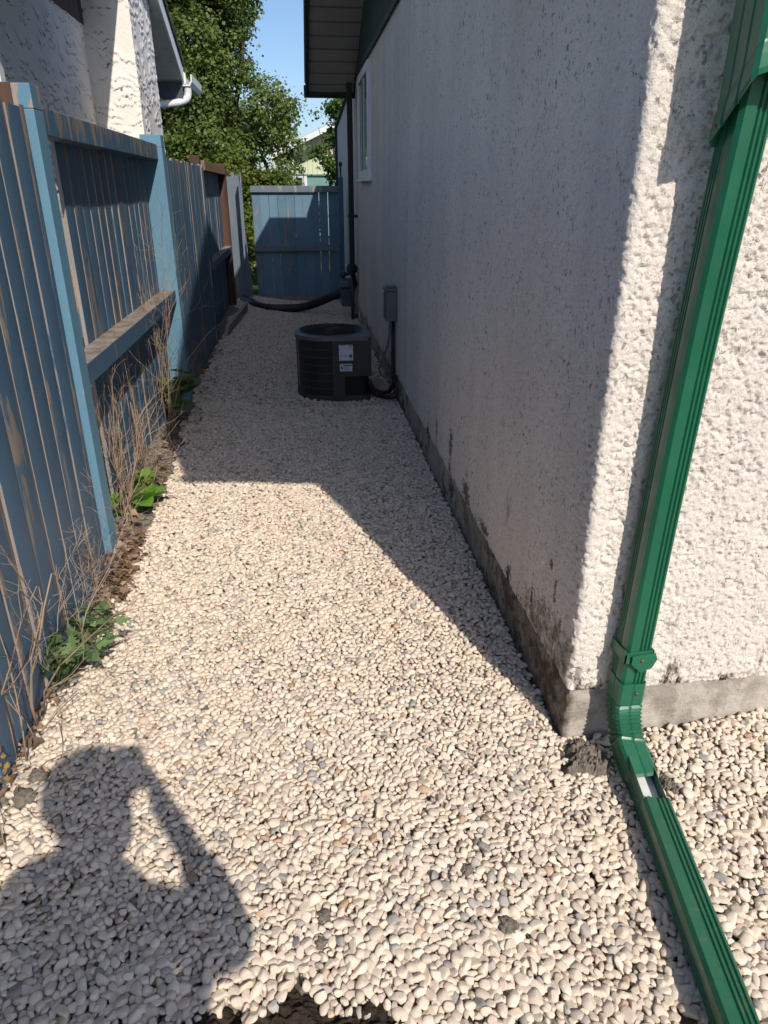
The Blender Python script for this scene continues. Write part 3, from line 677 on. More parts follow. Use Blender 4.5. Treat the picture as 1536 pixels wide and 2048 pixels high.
# bent tabs
m.add([(0.905, 1.490, z0 + 0.020), (0.911, 1.486, z0 + 0.002), (0.899, 1.486, z0 - 0.026), (0.868, 1.483, z0 - 0.036), (0.840, 1.485, z0 - 0.010), (0.840, 1.4865, z0 + 0.014)], [(0, 1, 2, 3, 4, 5)])
m.add([(0.824, 1.490, z0 + 0.018), (0.819, 1.492, z0 + 0.034), (0.818, 1.51, z0 + 0.018), (0.823, 1.51, z0 + 0.0)], [(0, 1, 2, 3)])
st_ = m.build('strap', M['green'], ds, 0.0)
sd = st_.modifiers.new('thickness', 'SOLIDIFY'); sd.thickness = 0.002
m = MB()
for c_ in ((0.868, 1.4835, z0 + 0.001), (0.872, 1.4895, 0.232)):
    m = MB(); m.lathe([(0.0045, -0.003), (0.004, 0.0), (0.002, 0.002)], c_, 'y', 10); m.build('screw', M['screw'], ds)
# upper elbow coming back from the gutter
uw, ud, ux, uy = 0.100, 0.112, 0.880, 1.456
uprof = pipe_profile(uw, ud, 0.0035, 2)
def uring(z_, k_=1.0, shear=0.0, lift=0.0, dy=0.0):
    return [(ux + u * k_, uy + v * k_ + dy, z_ - shear * v + lift * max(0.0, 1 - (u / (uw * 0.5)) ** 2) * (1 if v < -ud * 0.3 else 0)) for u, v in uprof]
def loft(mb, rings, mi=0):
    n_ = len(rings[0]); vs = [p for r_ in rings for p in r_]
    mb.add(vs, [(k_ * n_ + i, k_ * n_ + (i + 1) % n_, (k_ + 1) * n_ + (i + 1) % n_, (k_ + 1) * n_ + i) for k_ in range(len(rings) - 1) for i in range(n_)], mi)
m = MB(); loft(m, [uring(1.648, 1.0, 0.92, 0.012), uring(1.72, 1.0, 0.92, 0.008), uring(1.90), uring(2.12, 1.0, 0.0), uring(2.22, 1.0, -0.5, 0, -0.05), uring(2.33, 0.95, -1.0, 0, -0.20), uring(2.37, 0.9, -0.6, 0, -0.32), uring(2.42, 0.85, 0, 0, -0.41)])
ue = m.build('upper_pipe', M['green'], ds); sd = ue.modifiers.new('thickness', 'SOLIDIFY'); sd.thickness = 0.002
m = MB(); loft(m, [uring(1.690, 1.015, 0.92, 0.012), uring(1.682, 1.06, 0.92, 0.012), uring(1.664, 1.10, 0.92, 0.013), uring(1.640, 1.13, 0.94, 0.014), uring(1.630, 1.10, 0.94, 0.014)])
lp = m.build('cuff', M['green'], ds); sd = lp.modifiers.new('thickness', 'SOLIDIFY'); sd.thickness = 0.003
m = MB()
m.lathe([(0.0045, -0.003), (0.004, 0.0), (0.002, 0.002)], (ux - uw * 0.5 - 0.006, 1.495, 1.612), 'x', 10); m.build('rivet', M['screw'], ds)
# loose extension on the gravel
ex = thing('downspout_extension', (0.80, 1.0, 0), 'long green ribbed downspout extension lying on the pebbles, cut open at its upper end', 'drain pipe')
def gz(x, y): return float(gh(x, y))
eA = Vector((0.868, 1.415, 0.052)); eB = Vector((0.62, -0.10, 0.050)); ed = (eB - eA).normalized()
eC = eA + ed * 0.155
xprof = [(u, -v) for u, v in prof][::-1]
m = MB(); m.sweep(xprof, [eC, eC + ed * 0.4, eC + ed * 0.8, eB], (1, 0, 0), cap=False)
tb = m.build('pipe', M['green'], ex); sd = tb.modifiers.new('thickness', 'SOLIDIFY'); sd.thickness = 0.0015
side_v = Vector((1, 0, 0)); side_v = (side_v - ed * side_v.dot(ed)).normalized(); upv = Vector((0, 0, 1)); upv = (upv - ed * upv.dot(ed)).normalized()
m = MB()
w2, h2, t_ = 0.033, 0.044, 0.0015
for (u0, u1, v0, v1) in ((-w2, -w2 + t_, -h2, h2 - 0.006), (w2 - t_, w2, -h2, h2 - 0.022), (-w2 + t_, w2 - t_, -h2, -h2 + t_)):
    vs = []
    for q in (0.0, 0.157):
        for vv in (v0, v1):
            for uu in (u0, u1): vs.append(eA + ed * q + side_v * uu + upv * vv)
    m.add(vs, [(0, 2, 3, 1), (4, 5, 7, 6), (0, 1, 5, 4), (2, 6, 7, 3), (0, 4, 6, 2), (1, 3, 7, 5)])
m.build('open_channel', M['green'], ex)
m = MB(); vs = [eA + ed * q + side_v * uu + upv * (-h2 + 0.030) for q in (0.035, 0.20) for uu in (-w2 + 0.004, w2 - 0.003)]
vs += [v - upv * 0.003 for v in vs]
m.add(vs, [(0, 1, 3, 2), (4, 6, 7, 5), (0, 4, 5, 1), (2, 3, 7, 6), (0, 2, 6, 4), (1, 5, 7, 3)]); m.build('white_lining', M['white_in'], ex)

# ------------------------------------------------------------------ left fence
FX = -0.885
fence = thing('plank_fence', (FX, 5.0, 0), 'worn blue vertical board fence with peeling paint along the left of the path', 'fence')
def board(mb, xf, y0, y1, z0, z1, th=0.016, cup=0.004, lean=0.0, wob=0.0):
    """one board, face towards +x at xf, slightly cupped; narrow edges are bare wood (slot 1)"""
    rnd = random.random(); n = 9; vs = []; ed = []; top = z1 + random.uniform(-0.008, 0.008)
    dx = random.uniform(-0.003, 0.003); tw = random.uniform(-0.005, 0.005)
    zz = [z0, z0 + (top - z0) * 0.5, top - random.uniform(0.0, 0.05)] if False else [z0, z0 + (top - z0) * 0.5, top]
    for z_ in zz:
        t = (z_ - z0) / (z1 - z0); sh = lean * t + wob * math.sin(t * 3)
        for j in range(n):
            f = j / (n - 1); e = (1 - (2 * f - 1) ** 2) * cup + (f - 0.5) * tw
            vs.append((xf + dx + e, y0 + (y1 - y0) * f + sh, z_)); ed.append(max(0.0, abs(2 * f - 1) - 0.4) / 0.6)
        for j in range(n):
            f = 1 - j / (n - 1); vs.append((xf + dx - th + (f - 0.5) * tw, y0 + (y1 - y0) * f + sh, z_)); ed.append(1.0)
    N2 = 2 * n; fs = []; mi = []
    for k_ in range(2):
        for j in range(N2):
            q = (j + 1) % N2
            fs.append((k_ * N2 + j, k_ * N2 + q, (k_ + 1) * N2 + q, (k_ + 1) * N2 + j)); mi.append(1 if j in (n - 1, N2 - 1) else 0)
    fs += [tuple(range(N2))[::-1], tuple(range(2 * N2, 3 * N2))]; mi += [1, 1]
    mb.add(vs, fs, mi, rnd, False, ed)
def boards(xf, y0, y1, z0, z1, wid, gap, **kw):
    mb = MB(); y_ = y0
    while y_ < y1 - 0.02:
        w_ = min(wid * random.uniform(0.93, 1.04), y1 - y_); g_ = gap * random.uniform(0.3, 1.7)
        board(mb, xf, y_, y_ + w_ - g_, z0 + random.uniform(-0.01, 0.02), z1 + random.uniform(-0.012, 0.012), **kw); y_ += w_
    return mb
M['edge'] = painted_wood('worn_board_edge', (0.052, 0.110, 0.182), (0.082, 0.155, 0.235), 1.75, 1.2, ((0.16, 0.135, 0.12), (0.38, 0.34, 0.32)))
M['edgerust'] = M['rust']
bl = [M['blue'], M['edge']]
# bay nearest the camera: boards on the path side
boards(-0.874, -1.2, 0.30, 0.02, 1.74, 0.135, 0.006).build('board_panel', bl, fence)
boards(-0.874, 0.42, 2.822, 0.02, 1.745, 0.132, 0.011, wob=0.004).build('board_panel', bl, fence)
boards(-0.965, 3.37, 5.27, 0.05, 1.74, 0.142, 0.007).build('board_panel', bl, fence)
boards(-0.884, 5.40, 7.90, 0.04, 1.705, 0.135, 0.006).build('board_panel', bl, fence)
boards(-0.965, 7.92, 10.19, 0.04, 1.69, 0.14, 0.006).build('board_panel', bl, fence)
def post(y, ztop_, x0=-0.995, x1=-0.858, w=0.115, mats=None, capm=0):
    m = MB(); m.box(x0, x1, y - w / 2, y + w / 2, -0.05, ztop_ - 0.075); m.box(x0 + 0.0007, x1 - 0.0007, y - w / 2 + 0.0007, y + w / 2 - 0.0007, ztop_ - 0.075, ztop_, capm)
    return m.build('post', mats or [M['bluepost'], M['rust']], fence, 0.004)
post(0.36, 1.80, x0=-1.01, x1=-0.905)
m = MB(); m.box(-0.995, -0.853, 2.825, 2.925, -0.05, 1.745); m.box(-0.9945, -0.915, 2.8255, 2.9245, 1.7455, 1.822, 1); m.box(-0.9145, -0.8535, 2.8255, 2.9245, 1.7455, 1.820, 0)
m.build('post', [M['bluepost'], M['rust']], fence, 0.003)
post(5.335, 1.822, x0=-0.975, x1=-0.842, w=0.12)
post(7.85, 1.80, x0=-1.0, x1=-0.905, capm=1); post(10.25, 1.80, x0=-0.99, x1=-0.875, mats=[M['rust'], M['rust']])
for (a_, b_, c_, d_, e_, mt) in ((2.927, 5.274, 1.675, 1.765, -0.872, M['blue']), (2.927, 5.274, 0.775, 0.862, -0.862, M['blue']),
                             (7.91, 10.19, 1.67, 1.76, -0.872, M['brown']), (7.91, 10.19, 0.74, 0.82, -0.868, M['blue'])):
    m = MB(); x0 = -0.961
    m.add([(x0, a_, c_), (e_, a_, c_), (e_, a_, d_), (x0, a_, d_), (x0, b_, c_), (e_, b_, c_), (e_, b_, d_), (x0, b_, d_)],
          [(0, 1, 2, 3), (4, 7, 6, 5), (0, 4, 5, 1), (1, 5, 6, 2), (2, 6, 7, 3), (3, 7, 4, 0)], [0, 0, 0, 0, 1, 0])
    m.build('rail', [mt, M['bare']], fence, 0.003)
m = MB()
for ya, yb in ((0.42, 2.82), (5.40, 7.80), (-1.2, 0.30)):
    for zr in (0.45, 1.5): m = MB(); m.box(-0.965, -0.8935, ya, yb, zr, zr + 0.085); m.build('back_rail', M['blue'], fence)
# grey end boards by the gate
m = MB(); board(m, -0.70, 10.45, 10.58, 0.0, 1.70)
M4 = Matrix.Translation((-0.665, 10.80, 0)) @ Matrix.Rotation(R(-3.0), 4, 'Y')
m.box(-0.055, 0.0, -0.02, 0.02, 0.0, 1.68, 0, None, M4); m.box(-0.10, -0.056, -0.02, 0.03, 0.0, 1.72, 0, None, M4)
m.box(-0.99, -0.76, 10.77, 10.79, 0.0, 1.66)
m.build('end_boards', M['greyblue'], fence)

# gate
gate = thing('wooden_gate', (0.03, 10.9, 0), 'blue plank gate with two rails closing the far end of the path', 'gate')
mb = MB(); xg = -0.60
wids = [0.112, 0.122, 0.118, 0.116, 0.118, 0.112, 0.116, 0.118, 0.122, 0.116, 0.09]
for i, w_ in enumerate(wids):
    gp_ = (0.003, 0.004, 0.0035, 0.004, 0.003, 0.0045, 0.003, 0.009, 0.008, 0.003, 0.003)[i]
    rnd = random.random()
    z0 = 0.02 + random.uniform(0, 0.02)
    tw = random.uniform(-0.003, 0.003)
    mb.add([(xg, 10.905, z0), (xg + w_ - gp_, 10.905, z0), (xg + w_ - gp_, 10.922, z0), (xg, 10.922, z0),
            (xg + tw, 10.905, 1.50), (xg + w_ - gp_ + tw, 10.905, 1.50), (xg + w_ - gp_ + tw, 10.922, 1.50), (xg + tw, 10.922, 1.50)],
           [(0, 3, 2, 1), (4, 5, 6, 7), (0, 1, 5, 4), (1, 2, 6, 5), (2, 3, 7, 6), (3, 0, 4, 7)], 0, rnd); xg += w_
mb.build('board_panel', M['gateblue'], gate)
for z0, z1, mt in ((1.465, 1.548, M['greyblue']), (0.695, 0.778, M['greyblue'])):
    m = MB(); m.box(-0.615, 0.64, 10.862, 10.9035, z0, z1); m.build('rail', mt, gate, 0.003)
m = MB(); m.box(-0.58, 0.63, 10.875, 10.9035, 0.015, 0.075); m.build('bottom_board', M['bare'], gate)
gpost = thing('gate_post', (0.645, 10.86, 0), 'dark blue square gate post with a gold collared ball finial by the house corner', 'post')
m = MB(); m.box(0.600, 0.665, 10.80, 10.86, -0.03, 1.65); m.build('shaft', M['blue'], gpost, 0.004)
m = MB(); m.lathe([(0.026, 1.65), (0.028, 1.662), (0.018, 1.668), (0.018, 1.675)], (0.633, 10.83, 0), 'z', 16); m.build('collar', M['brass'], gpost)
m = MB(); m.lathe([(0.013, 1.675), (0.011, 1.70), (0.014, 1.74), (0.012, 1.775), (0.014, 1.785), (0.022, 1.795), (0.027, 1.812), (0.024, 1.832), (0.012, 1.845), (0.003, 1.848)], (0.633, 10.83, 0), 'z', 16)
m.build('finial', M['wire'], gpost)
pl = MB(); M4 = Matrix.Translation((-0.80, 7.75, gz(-0.8, 8.2) + 0.0)) @ Matrix.Rotation(R(-3.2), 4, 'Z') @ Matrix.Rotation(R(12), 4, 'Y')
pl.box(-0.02, 0.02, 0, 1.75, -0.02, 0.125, 0, None, M4)
tag(pl.build('loose_plank', M['plank'], None, 0.003, off=(-0.8, 8.6, 0)), 'pale grey plank lying on edge at the shaded fence foot', 'plank')

# ------------------------------------------------------------------ air conditioner
AX, AY, AH = 0.232, 5.66, 0.495
ac = thing('air_conditioner', (AX, AY, 0), 'round cornered charcoal air conditioner unit standing on the shaded pebbles', 'air conditioner')
def rrect(x0, x1, y0, y1, rl, rr, seg=8):
    pts = []
    for (cx_, cy_, r_, a0_) in ((x1 - rr, y0 + rr, rr, -90), (x1 - rr, y1 - rr, rr, 0), (x0 + rl, y1 - rl, rl, 90), (x0 + rl, y0 + rl, rl, 180)):
        for i in range(seg + 1):
            a_ = R(a0_ + 90 * i / seg); pts.append((cx_ + r_ * math.cos(a_), cy_ + r_ * math.sin(a_)))
    return pts
ax0, ax1, ay0, ay1 = -0.052, 0.515, 5.385, 5.935
m = MB(); m.prism(rrect(ax0 + 0.02, ax1 - 0.02, ay0 + 0.02, ay1 - 0.02, 0.22, 0.04), 'z', 0.03, AH - 0.03); m.build('coil', M['coil'], ac)
m = MB(); m.prism(rrect(ax0, ax1, ay0, ay1, 0.24, 0.05), 'z', 0.0, 0.042); m.build('base_pan', M['ac'], ac, 0.004)
ring0 = rrect(ax0 + 0.004, ax1 - 0.004, ay0 + 0.004, ay1 - 0.004, 0.237, 0.047, 12)
ring = ring0
m = MB()
for i in range(1, 7):
    z_ = 0.042 + i * (AH - 0.08) / 7
    rr_ = [p for p in ring if not (p[0] > 0.32 and p[1] < 5.55)]; m.tube([(p[0], p[1], z_) for p in rr_] + [(0.225, ring[-1][1], z_)], 0.0022, 5, cap=False)
per = [Vector((p[0], p[1], 0)) for p in ring] + [Vector((ring[0][0], ring[0][1], 0))]
acc = 0.0
for i in range(len(per) - 1):
    seg_ = per[i + 1] - per[i]; L_ = seg_.length
    if L_ < 1e-6: continue
    q = 0.0
    while acc + (L_ - q) >= 0.013:
        q += 0.013 - acc; acc = 0.0
        p = per[i] + seg_ * (q / L_)
        if p.x > 0.32 and p.y < 5.55: continue
        m.box(p.x - 0.001, p.x + 0.001, p.y - 0.001, p.y + 0.001, 0.042, AH - 0.03)
    acc += L_ - q
m.build('cage', M['cagewire'], ac)
m = MB(); m.box(0.222, ax1 + 0.002, ay0 - 0.006, ay0 + 0.10, 0.195, AH - 0.012); m.box(0.222, 0.315, ay0 - 0.005, ay0 + 0.08, 0.03, 0.1945)
m.box(ax1 - 0.08, ax1 + 0.002, ay0 + 0.101, ay0 + 0.30, 0.195, AH - 0.012)
m.box(0.225, 0.285, ay0 - 0.008, ay0 - 0.0062, AH - 0.045, AH - 0.040)
m.build('control_panel', M['ac'], ac, 0.006)
m = MB()
out = rrect(ax0 - 0.004, ax1 + 0.006, ay0 - 0.010, ay1 + 0.004, 0.245, 0.05, 10)
cx_, cy_, rf = 0.225, 5.66, 0.238
n = len(out); vs = []
angs = [math.atan2(p[1] - cy_, p[0] - cx_) for p in out]
for p in out: vs.append((p[0], p[1], AH - 0.030))
for p in out: vs.append((p[0], p[1], AH - 0.004))
for p in out: vs.append((cx_ + (p[0] - cx_) * 0.975, cy_ + (p[1] - cy_) * 0.975, AH))
for a_ in angs: vs.append((cx_ + rf * math.cos(a_), cy_ + rf * math.sin(a_), AH + 0.004))
for a_ in angs: vs.append((cx_ + (rf - 0.008) * math.cos(a_), cy_ + (rf - 0.008) * math.sin(a_), AH - 0.05))
fs = [(k_ * n + i, k_ * n + (i + 1) % n, (k_ + 1) * n + (i + 1) % n, (k_ + 1) * n + i) for k_ in range(4) for i in range(n)]
m.add(vs, fs); m.build('lid', M['ac_top'], ac)
m = MB()
for k_ in range(11):
    r_ = 0.03 + k_ * 0.0212; zz = AH + 0.012 + 0.012 * (1 - (r_ / 0.245) ** 2)
    m.tube([(cx_ + r_ * math.cos(2 * math.pi * i / 40), cy_ + r_ * math.sin(2 * math.pi * i / 40), zz) for i in range(41)], 0.0025, 5, cap=False)
for i in range(36):
    a_ = 2 * math.pi * i / 36
    m.tube([(cx_ + r_ * math.cos(a_), cy_ + r_ * math.sin(a_), AH + 0.016 + 0.012 * (1 - (r_ / 0.245) ** 2)) for r_ in (0.03, 0.09, 0.15, 0.2, 0.242)], 0.0018, 5)
fg = m.build('fan_guard', M['wire'], ac)
m = MB(); m.lathe([(0.062, AH - 0.16), (0.062, AH - 0.02), (0.055, AH + 0.004)], (cx_, cy_, 0), 'z', 20)
for i in range(3):
    a_ = i * 2.0944 + 0.4; ca, sa = math.cos(a_), math.sin(a_)
    vs = [(cx_ + r_ * ca - t2 * sa, cy_ + r_ * sa + t2 * ca, AH - 0.09 + t2 * 0.5) for r_, t2 in ((0.05, -0.04), (0.05, 0.04), (0.22, 0.09), (0.22, -0.07))]
    m.add(vs, [(0, 1, 2, 3)])
m.build('fan', M['coil'], ac)
yl = ay0 - 0.0075
m = MB(); m.box(0.272, 0.378, yl, yl + 0.0012, 0.318, 0.436); lab = m.build('rating_label', M['paper'], ac)
m = MB()
for (x0_, x1_, z_, h_) in ((0.345, 0.374, 0.428, 0.005), (0.342, 0.374, 0.418, 0.0025), (0.345, 0.373, 0.412, 0.002), (0.282, 0.315, 0.43, 0.003), (0.345, 0.372, 0.396, 0.0015), (0.283, 0.296, 0.351, 0.005), (0.318, 0.330, 0.350, 0.009),
                           (0.320, 0.328, 0.344, 0.004), (0.346, 0.368, 0.329, 0.002), (0.283, 0.30, 0.38, 0.0012), (0.283, 0.31, 0.405, 0.0012)):
    m.box(x0_, x1_, yl - 0.0008, yl - 0.0001, z_, z_ + h_)
m.lathe([(0.013, -0.0008), (0.013, -0.0002)], (0.359, yl, 0.352), 'y', 20)
m.build('print', M['ink'], lab)
m = MB(); m.box(0.276, 0.371, yl, yl + 0.0012, 0.236, 0.292); lb2 = m.build('warning_label', M['paper'], ac)
m = MB(); m.box(0.276, 0.371, yl - 0.0008, yl - 0.0001, 0.293, 0.301); m.build('orange_band', M['inkorange'], lb2)
m = MB()
m.box(0.302, 0.367, yl - 0.0008, yl - 0.0001, 0.276, 0.286)
for q in range(5): m.box(0.304, 0.345 + 0.02 * (q % 2), yl - 0.0008, yl - 0.0001, 0.243 + q * 0.006, 0.245 + q * 0.006)
m.build('print', M['inkblue'], lb2)
m = MB(); m.lathe([(0.008, -0.0008), (0.008, -0.0002)], (0.290, yl, 0.262), 'y', 14); m.box(0.287, 0.293, yl - 0.0008, yl - 0.0001, 0.266, 0.281); m.build('symbol', M['ink'], lb2)
# insulated refrigerant lines and flexible whip
ln = thing('refrigerant_lines', (0.60, 5.5, 0), 'black insulated pipes curling from the air conditioner to the wall', 'pipe')
m = MB(); m.tube([(0.47, 5.50, 0.13), (0.53, 5.48, 0.07), (0.60, 5.44, 0.045), (0.655, 5.40, 0.06), (0.69, 5.36, 0.13), (0.70, 5.36, 0.20)], 0.017, 10)
m.build('insulation', M['black'], ln)
m = MB(); m.tube([(0.46, 5.53, 0.20), (0.52, 5.50, 0.12), (0.58, 5.42, 0.035), (0.66, 5.35, 0.04), (0.70, 5.30, 0.10), (0.703, 5.31, 0.17)], 0.007, 8); m.build('copper_tube', M['copper'], ln)
m = MB(); m.tube([(0.46, 5.56, 0.08), (0.56, 5.40, 0.03), (0.64, 5.33, 0.03), (0.70, 5.28, 0.05)], 0.010, 8); m.build('drain_line', M['black'], ln)
bx = thing('disconnect_box', (0.68, 5.46, 0.6), 'grey electrical box with a hooded lid mounted on the shaded stucco', 'electrical box')
m = MB(); m.box(0.630, WX - 0.002, 5.39, 5.52, 0.60, 0.815); m.build('case', M['box'], bx, 0.005)
m = MB(); m.box(0.622, WX - 0.003, 5.382, 5.528, 0.8155, 0.838); m.box(0.640, WX - 0.003, 5.40, 5.51, 0.8385, 0.85); m.build('hood', M['box'], bx, 0.006)
m = MB(); m.box(0.6245, 0.6295, 5.40, 5.51, 0.61, 0.80); m.build('door', M['box'], bx, 0.003)
cd = thing('wall_conduit', (0.68, 5.46, 0.1), 'grey conduit dropping from the electrical box with a loop towards the air conditioner', 'conduit')
m = MB(); m.tube([(0.693, 5.46, 0.60), (0.693, 5.46, 0.35), (0.693, 5.44, 0.20), (0.69, 5.40, 0.10)], 0.014, 10); m.build('riser', M['black'], cd)
m = MB(); pts = [(0.668, 5.45, 0.60), (0.666, 5.45, 0.50), (0.650, 5.46, 0.40), (0.610, 5.48, 0.29), (0.585, 5.49, 0.225), (0.60, 5.45, 0.185), (0.65, 5.40, 0.165), (0.695, 5.36, 0.14)]
m.tube(pts, 0.0085, 8); m.build('flexible_whip', M['cond'], cd)

# gas meter
gm = thing('gas_meter', (0.60, 9.25, 0), 'grey gas meter with a round regulator on its riser pipe at the far wall', 'gas meter')
m = MB(); m.tube([(0.650, 9.15, -0.06), (0.650, 9.15, 0.56)], 0.021, 12)
m.tube([(0.650, 9.15, 0.05), (0.72, 9.15, 0.05)], 0.018, 10); m.build('riser', M['pipe'], gm)
m = MB(); m.lathe([(0.03, -0.075), (0.058, -0.06), (0.068, -0.02), (0.070, 0.0), (0.062, 0.025), (0.03, 0.045)], (0.648, 9.17, 0.615), 'y', 24); m.build('regulator', M['pipe'], gm)
m = MB(); m.lathe([(0.024, -0.05), (0.040, -0.035), (0.044, 0.0), (0.03, 0.03)], (0.545, 9.25, 0.545), 'y', 18); m.tube([(0.55, 9.25, 0.55), (0.55, 9.25, 0.44)], 0.018, 10)
m.tube([(0.55, 9.25, 0.53), (0.648, 9.22, 0.56)], 0.018, 10); m.build('swivel', M['pipe'], gm)
m = MB()
def tap(mb, z0, z1, x0, x1, y0, y1, k0=1.0, k1=1.0):
    cx_, cy_ = (x0 + x1) / 2, (y0 + y1) / 2; vs = []
    for z_, k_ in ((z0, k0), (z1, k1)):
        vs += [(cx_ + (x - cx_) * k_, cy_ + (y - cy_) * k_, z_) for x, y in ((x0, y0), (x1, y0), (x1, y1), (x0, y1))]
    mb.add(vs, [(0, 3, 2, 1), (4, 5, 6, 7), (0, 1, 5, 4), (1, 2, 6, 5), (2, 3, 7, 6), (3, 0, 4, 7)])
tap(m, 0.155, 0.375, 0.505, 0.69, 9.21, 9.36, 0.86, 1.0); m.build('lower_case', M['meter'], gm, 0.012)
m = MB(); tap(m, 0.378, 0.395, 0.49, 0.705, 9.195, 9.375); tap(m, 0.3955, 0.49, 0.50, 0.695, 9.21, 9.36, 1.0, 0.70); m.build('upper_case', M['meter'], gm, 0.008)
m = MB(); m.box(0.515, 0.60, 9.17, 9.2075, 0.40, 0.465); m.build('index', M['box'], gm, 0.005)

# black corrugated hose
hp = [(0.71, 9.55, 0.36), (0.60, 9.55, 0.31), (0.42, 9.6, 0.235), (0.22, 9.7, 0.14), (0.02, 9.78, 0.075), (-0.20, 9.78, 0.065), (-0.42, 9.80, 0.07), (-0.58, 9.95, 0.08), (-0.68, 10.25, 0.09), (-0.80, 10.55, 0.09)]
hpts = catmull(hp, 16)
m = MB(); m.tube(hpts, [0.050 if i % 2 else 0.056 for i in range(len(hpts))], 14)
tag(m.build('drain_hose', M['hose'], None, off=(0, 9.8, 0)), 'thick black corrugated hose curving over the pebbles in front of the gate', 'hose')

# ------------------------------------------------------------------ neighbour's house
NX = -1.90
nb = thing('neighbour_house', (NX, 8.0, 0), 'cream trowelled stucco house with a chimney breast and white eaves behind the fence', 'house')
def trowel(U, Z, sd):
    warp = 1.2 * (fbm(U * 3.2, Z * 3.0, sd, 3) - 0.5) + 1.3 * (fbm(U * 14, Z * 8, sd + 7, 3) - 0.5) + 0.15 * (vn(U * 45, Z * 30, sd + 9) - 0.5)
    ph = Z / 0.062 + warp * 1.6
    f = ph - np.floor(ph)
    row = np.floor(ph)
    on = sstep(0.42, 0.60, vn(U * 7.5 + row * 13.7, row * 3.1, sd + 13))
    on2 = 0.05 + 0.95 * on
    saw = np.where(f > 0.16, (1 - f) / 0.84, f / 0.16)
    lip_shade = np.exp(-((f - 0.05) / 0.065) ** 2) * on
    return 0.011 * saw * on2, lip_shade
def tsheet(o, u, n_, lu, z0, z1, sd, res=0.011):
    o = Vector(o); u = Vector(u); n_ = Vector(n_)
    U = np.linspace(0, lu, max(3, int(lu / res))); Zs = np.linspace(z0, z1, int((z1 - z0) / res))
    UU, ZZ = np.meshgrid(U, Zs, indexing='ij'); D, lip_shade = trowel(UU, ZZ, sd)
    edge = sstep(0, 0.012, UU) * sstep(lu, lu - 0.012, UU); D = D * edge
    V = np.stack([o.x + u.x * UU + n_.x * D, o.y + u.y * UU + n_.y * D, ZZ], 2).reshape(-1, 3)
    return V, gridfaces(len(U), len(Zs)), lip_shade.ravel()
def tbuild(name, sheets):
    VV, FF, LL, o = [], [], [], 0
    for V, F, l in sheets: VV.append(V); FF.append(F + o); LL.append(l); o += len(V)
    return npmesh(name, np.concatenate(VV), np.concatenate(FF), M['trowel'], nb, attrs={'lip_shade': np.concatenate(LL)})
NT0, NY0, NY1 = 2.90, 5.66, 10.0
def plain(a, b, c, d): return np.array([a, b, c, d], float), np.array([[0, 1, 2, 3]]), np.zeros(4)
tbuild('wall', [tsheet((NX, NY0, 0), (0, 1, 0), (1, 0, 0), 2.54, 1.3, NT0, 5), plain((NX, NY0, 0), (NX, NY1, 0), (NX, NY1, 1.3), (NX, NY0, 1.3)),
                plain((NX, 8.2, 1.3), (NX, NY1, 1.3), (NX, NY1, NT0), (NX, 8.2, NT0)), plain((NX, NY0, 0), (-8, NY0, 0), (-8, NY0, NT0), (NX, NY0, NT0)), plain((NX, NY1, 0), (-8, NY1, 0), (-8, NY1, NT0), (NX, NY1, NT0))])
CXF = -1.46; CY0, CY1 = 8.19, 9.36
tbuild('chimney', [tsheet((NX, CY0, 0), (1, 0, 0), (0, -1, 0), CXF - NX, 1.3, 5.2, 25), tsheet((CXF, CY0, 0), (0, 1, 0), (1, 0, 0), CY1 - CY0, 1.3, 5.2, 45),
                   plain((NX, CY1, 0), (CXF, CY1, 0), (CXF, CY1, 5.2), (NX, CY1, 5.2)), plain((NX, CY0, 0), (CXF, CY0, 0), (CXF, CY0, 1.3), (NX, CY0, 1.3)), plain((CXF, CY0, 0), (CXF, CY1, 0), (CXF, CY1, 1.3), (CXF, CY0, 1.3))])
NOX = -1.34; NEY0, NEY1 = 5.15, 10.75; NRY = (NEY0 + NEY1) / 2; NSL = 0.40
NRZ = 2.74 + NSL * (NEY1 - NRY)
def nz_(y): return NRZ - NSL * abs(y - NRY)          # underside of soffit
M['nsiding'] = flat('brown_gable_siding', (0.075, 0.065, 0.066), 0.8, 0.2)
k = NT('weathered_gable_boards', 0.85, 0.15); g_ = k.noise(16, 6, 0.65, (1, 1, 0.07)); k.col(k.ramp(g_, [(0.3, (0.045, 0.040, 0.045)), (0.7, (0.12, 0.10, 0.10))])); k.bmp(g_, 0.004); M['nsiding'] = k.m
m = MB(); m.prism([(NY0, NT0), (CY0 - 0.002, NT0), (CY0 - 0.002, nz_(CY0)), (NRY, NRZ), (NY0, max(NT0 + .001, nz_(NY0)))], 'x', NX - 0.05, NX + 0.014); m.build('gable_siding', M['nsiding'], nb)
m = MB()
for ya, yb in ((NEY0, NRY), (NRY, NEY1)):
    m.prism([(ya, nz_(ya) + 0.17), (ya, nz_(ya) + 0.23), (yb, nz_(yb) + 0.23), (yb, nz_(yb) + 0.17)], 'x', -8, NOX + 0.02)
m.build('roof', M['shingle'], nb)
m = MB()
for ya, yb in ((NEY0, NRY), (NRY, NEY1)):
    m.prism([(ya, nz_(ya) - 0.02), (ya, nz_(ya) + 0.169), (yb, nz_(yb) + 0.169), (yb, nz_(yb) - 0.02)], 'x', NOX - 0.022, NOX)
m.build('fascia', M['white'], nb)
m = MB()
for ya, yb in ((NEY0, CY0), (CY1, NEY1)):
    P = [(ya, nz_(ya))] + ([(NRY, NRZ)] if ya < NRY < yb else []) + [(yb, nz_(yb))]
    Q = [(y_, z_ + 0.012) for y_, z_ in P][::-1]
    m.prism(P + Q, 'x', NX + 0.02, NOX - 0.023)
m.prism([(CY0, nz_(CY0)), (CY1, nz_(CY1)), (CY1, nz_(CY1) + 0.012), (CY0, nz_(CY0) + 0.012)], 'x', CXF + 0.014, NOX - 0.023)
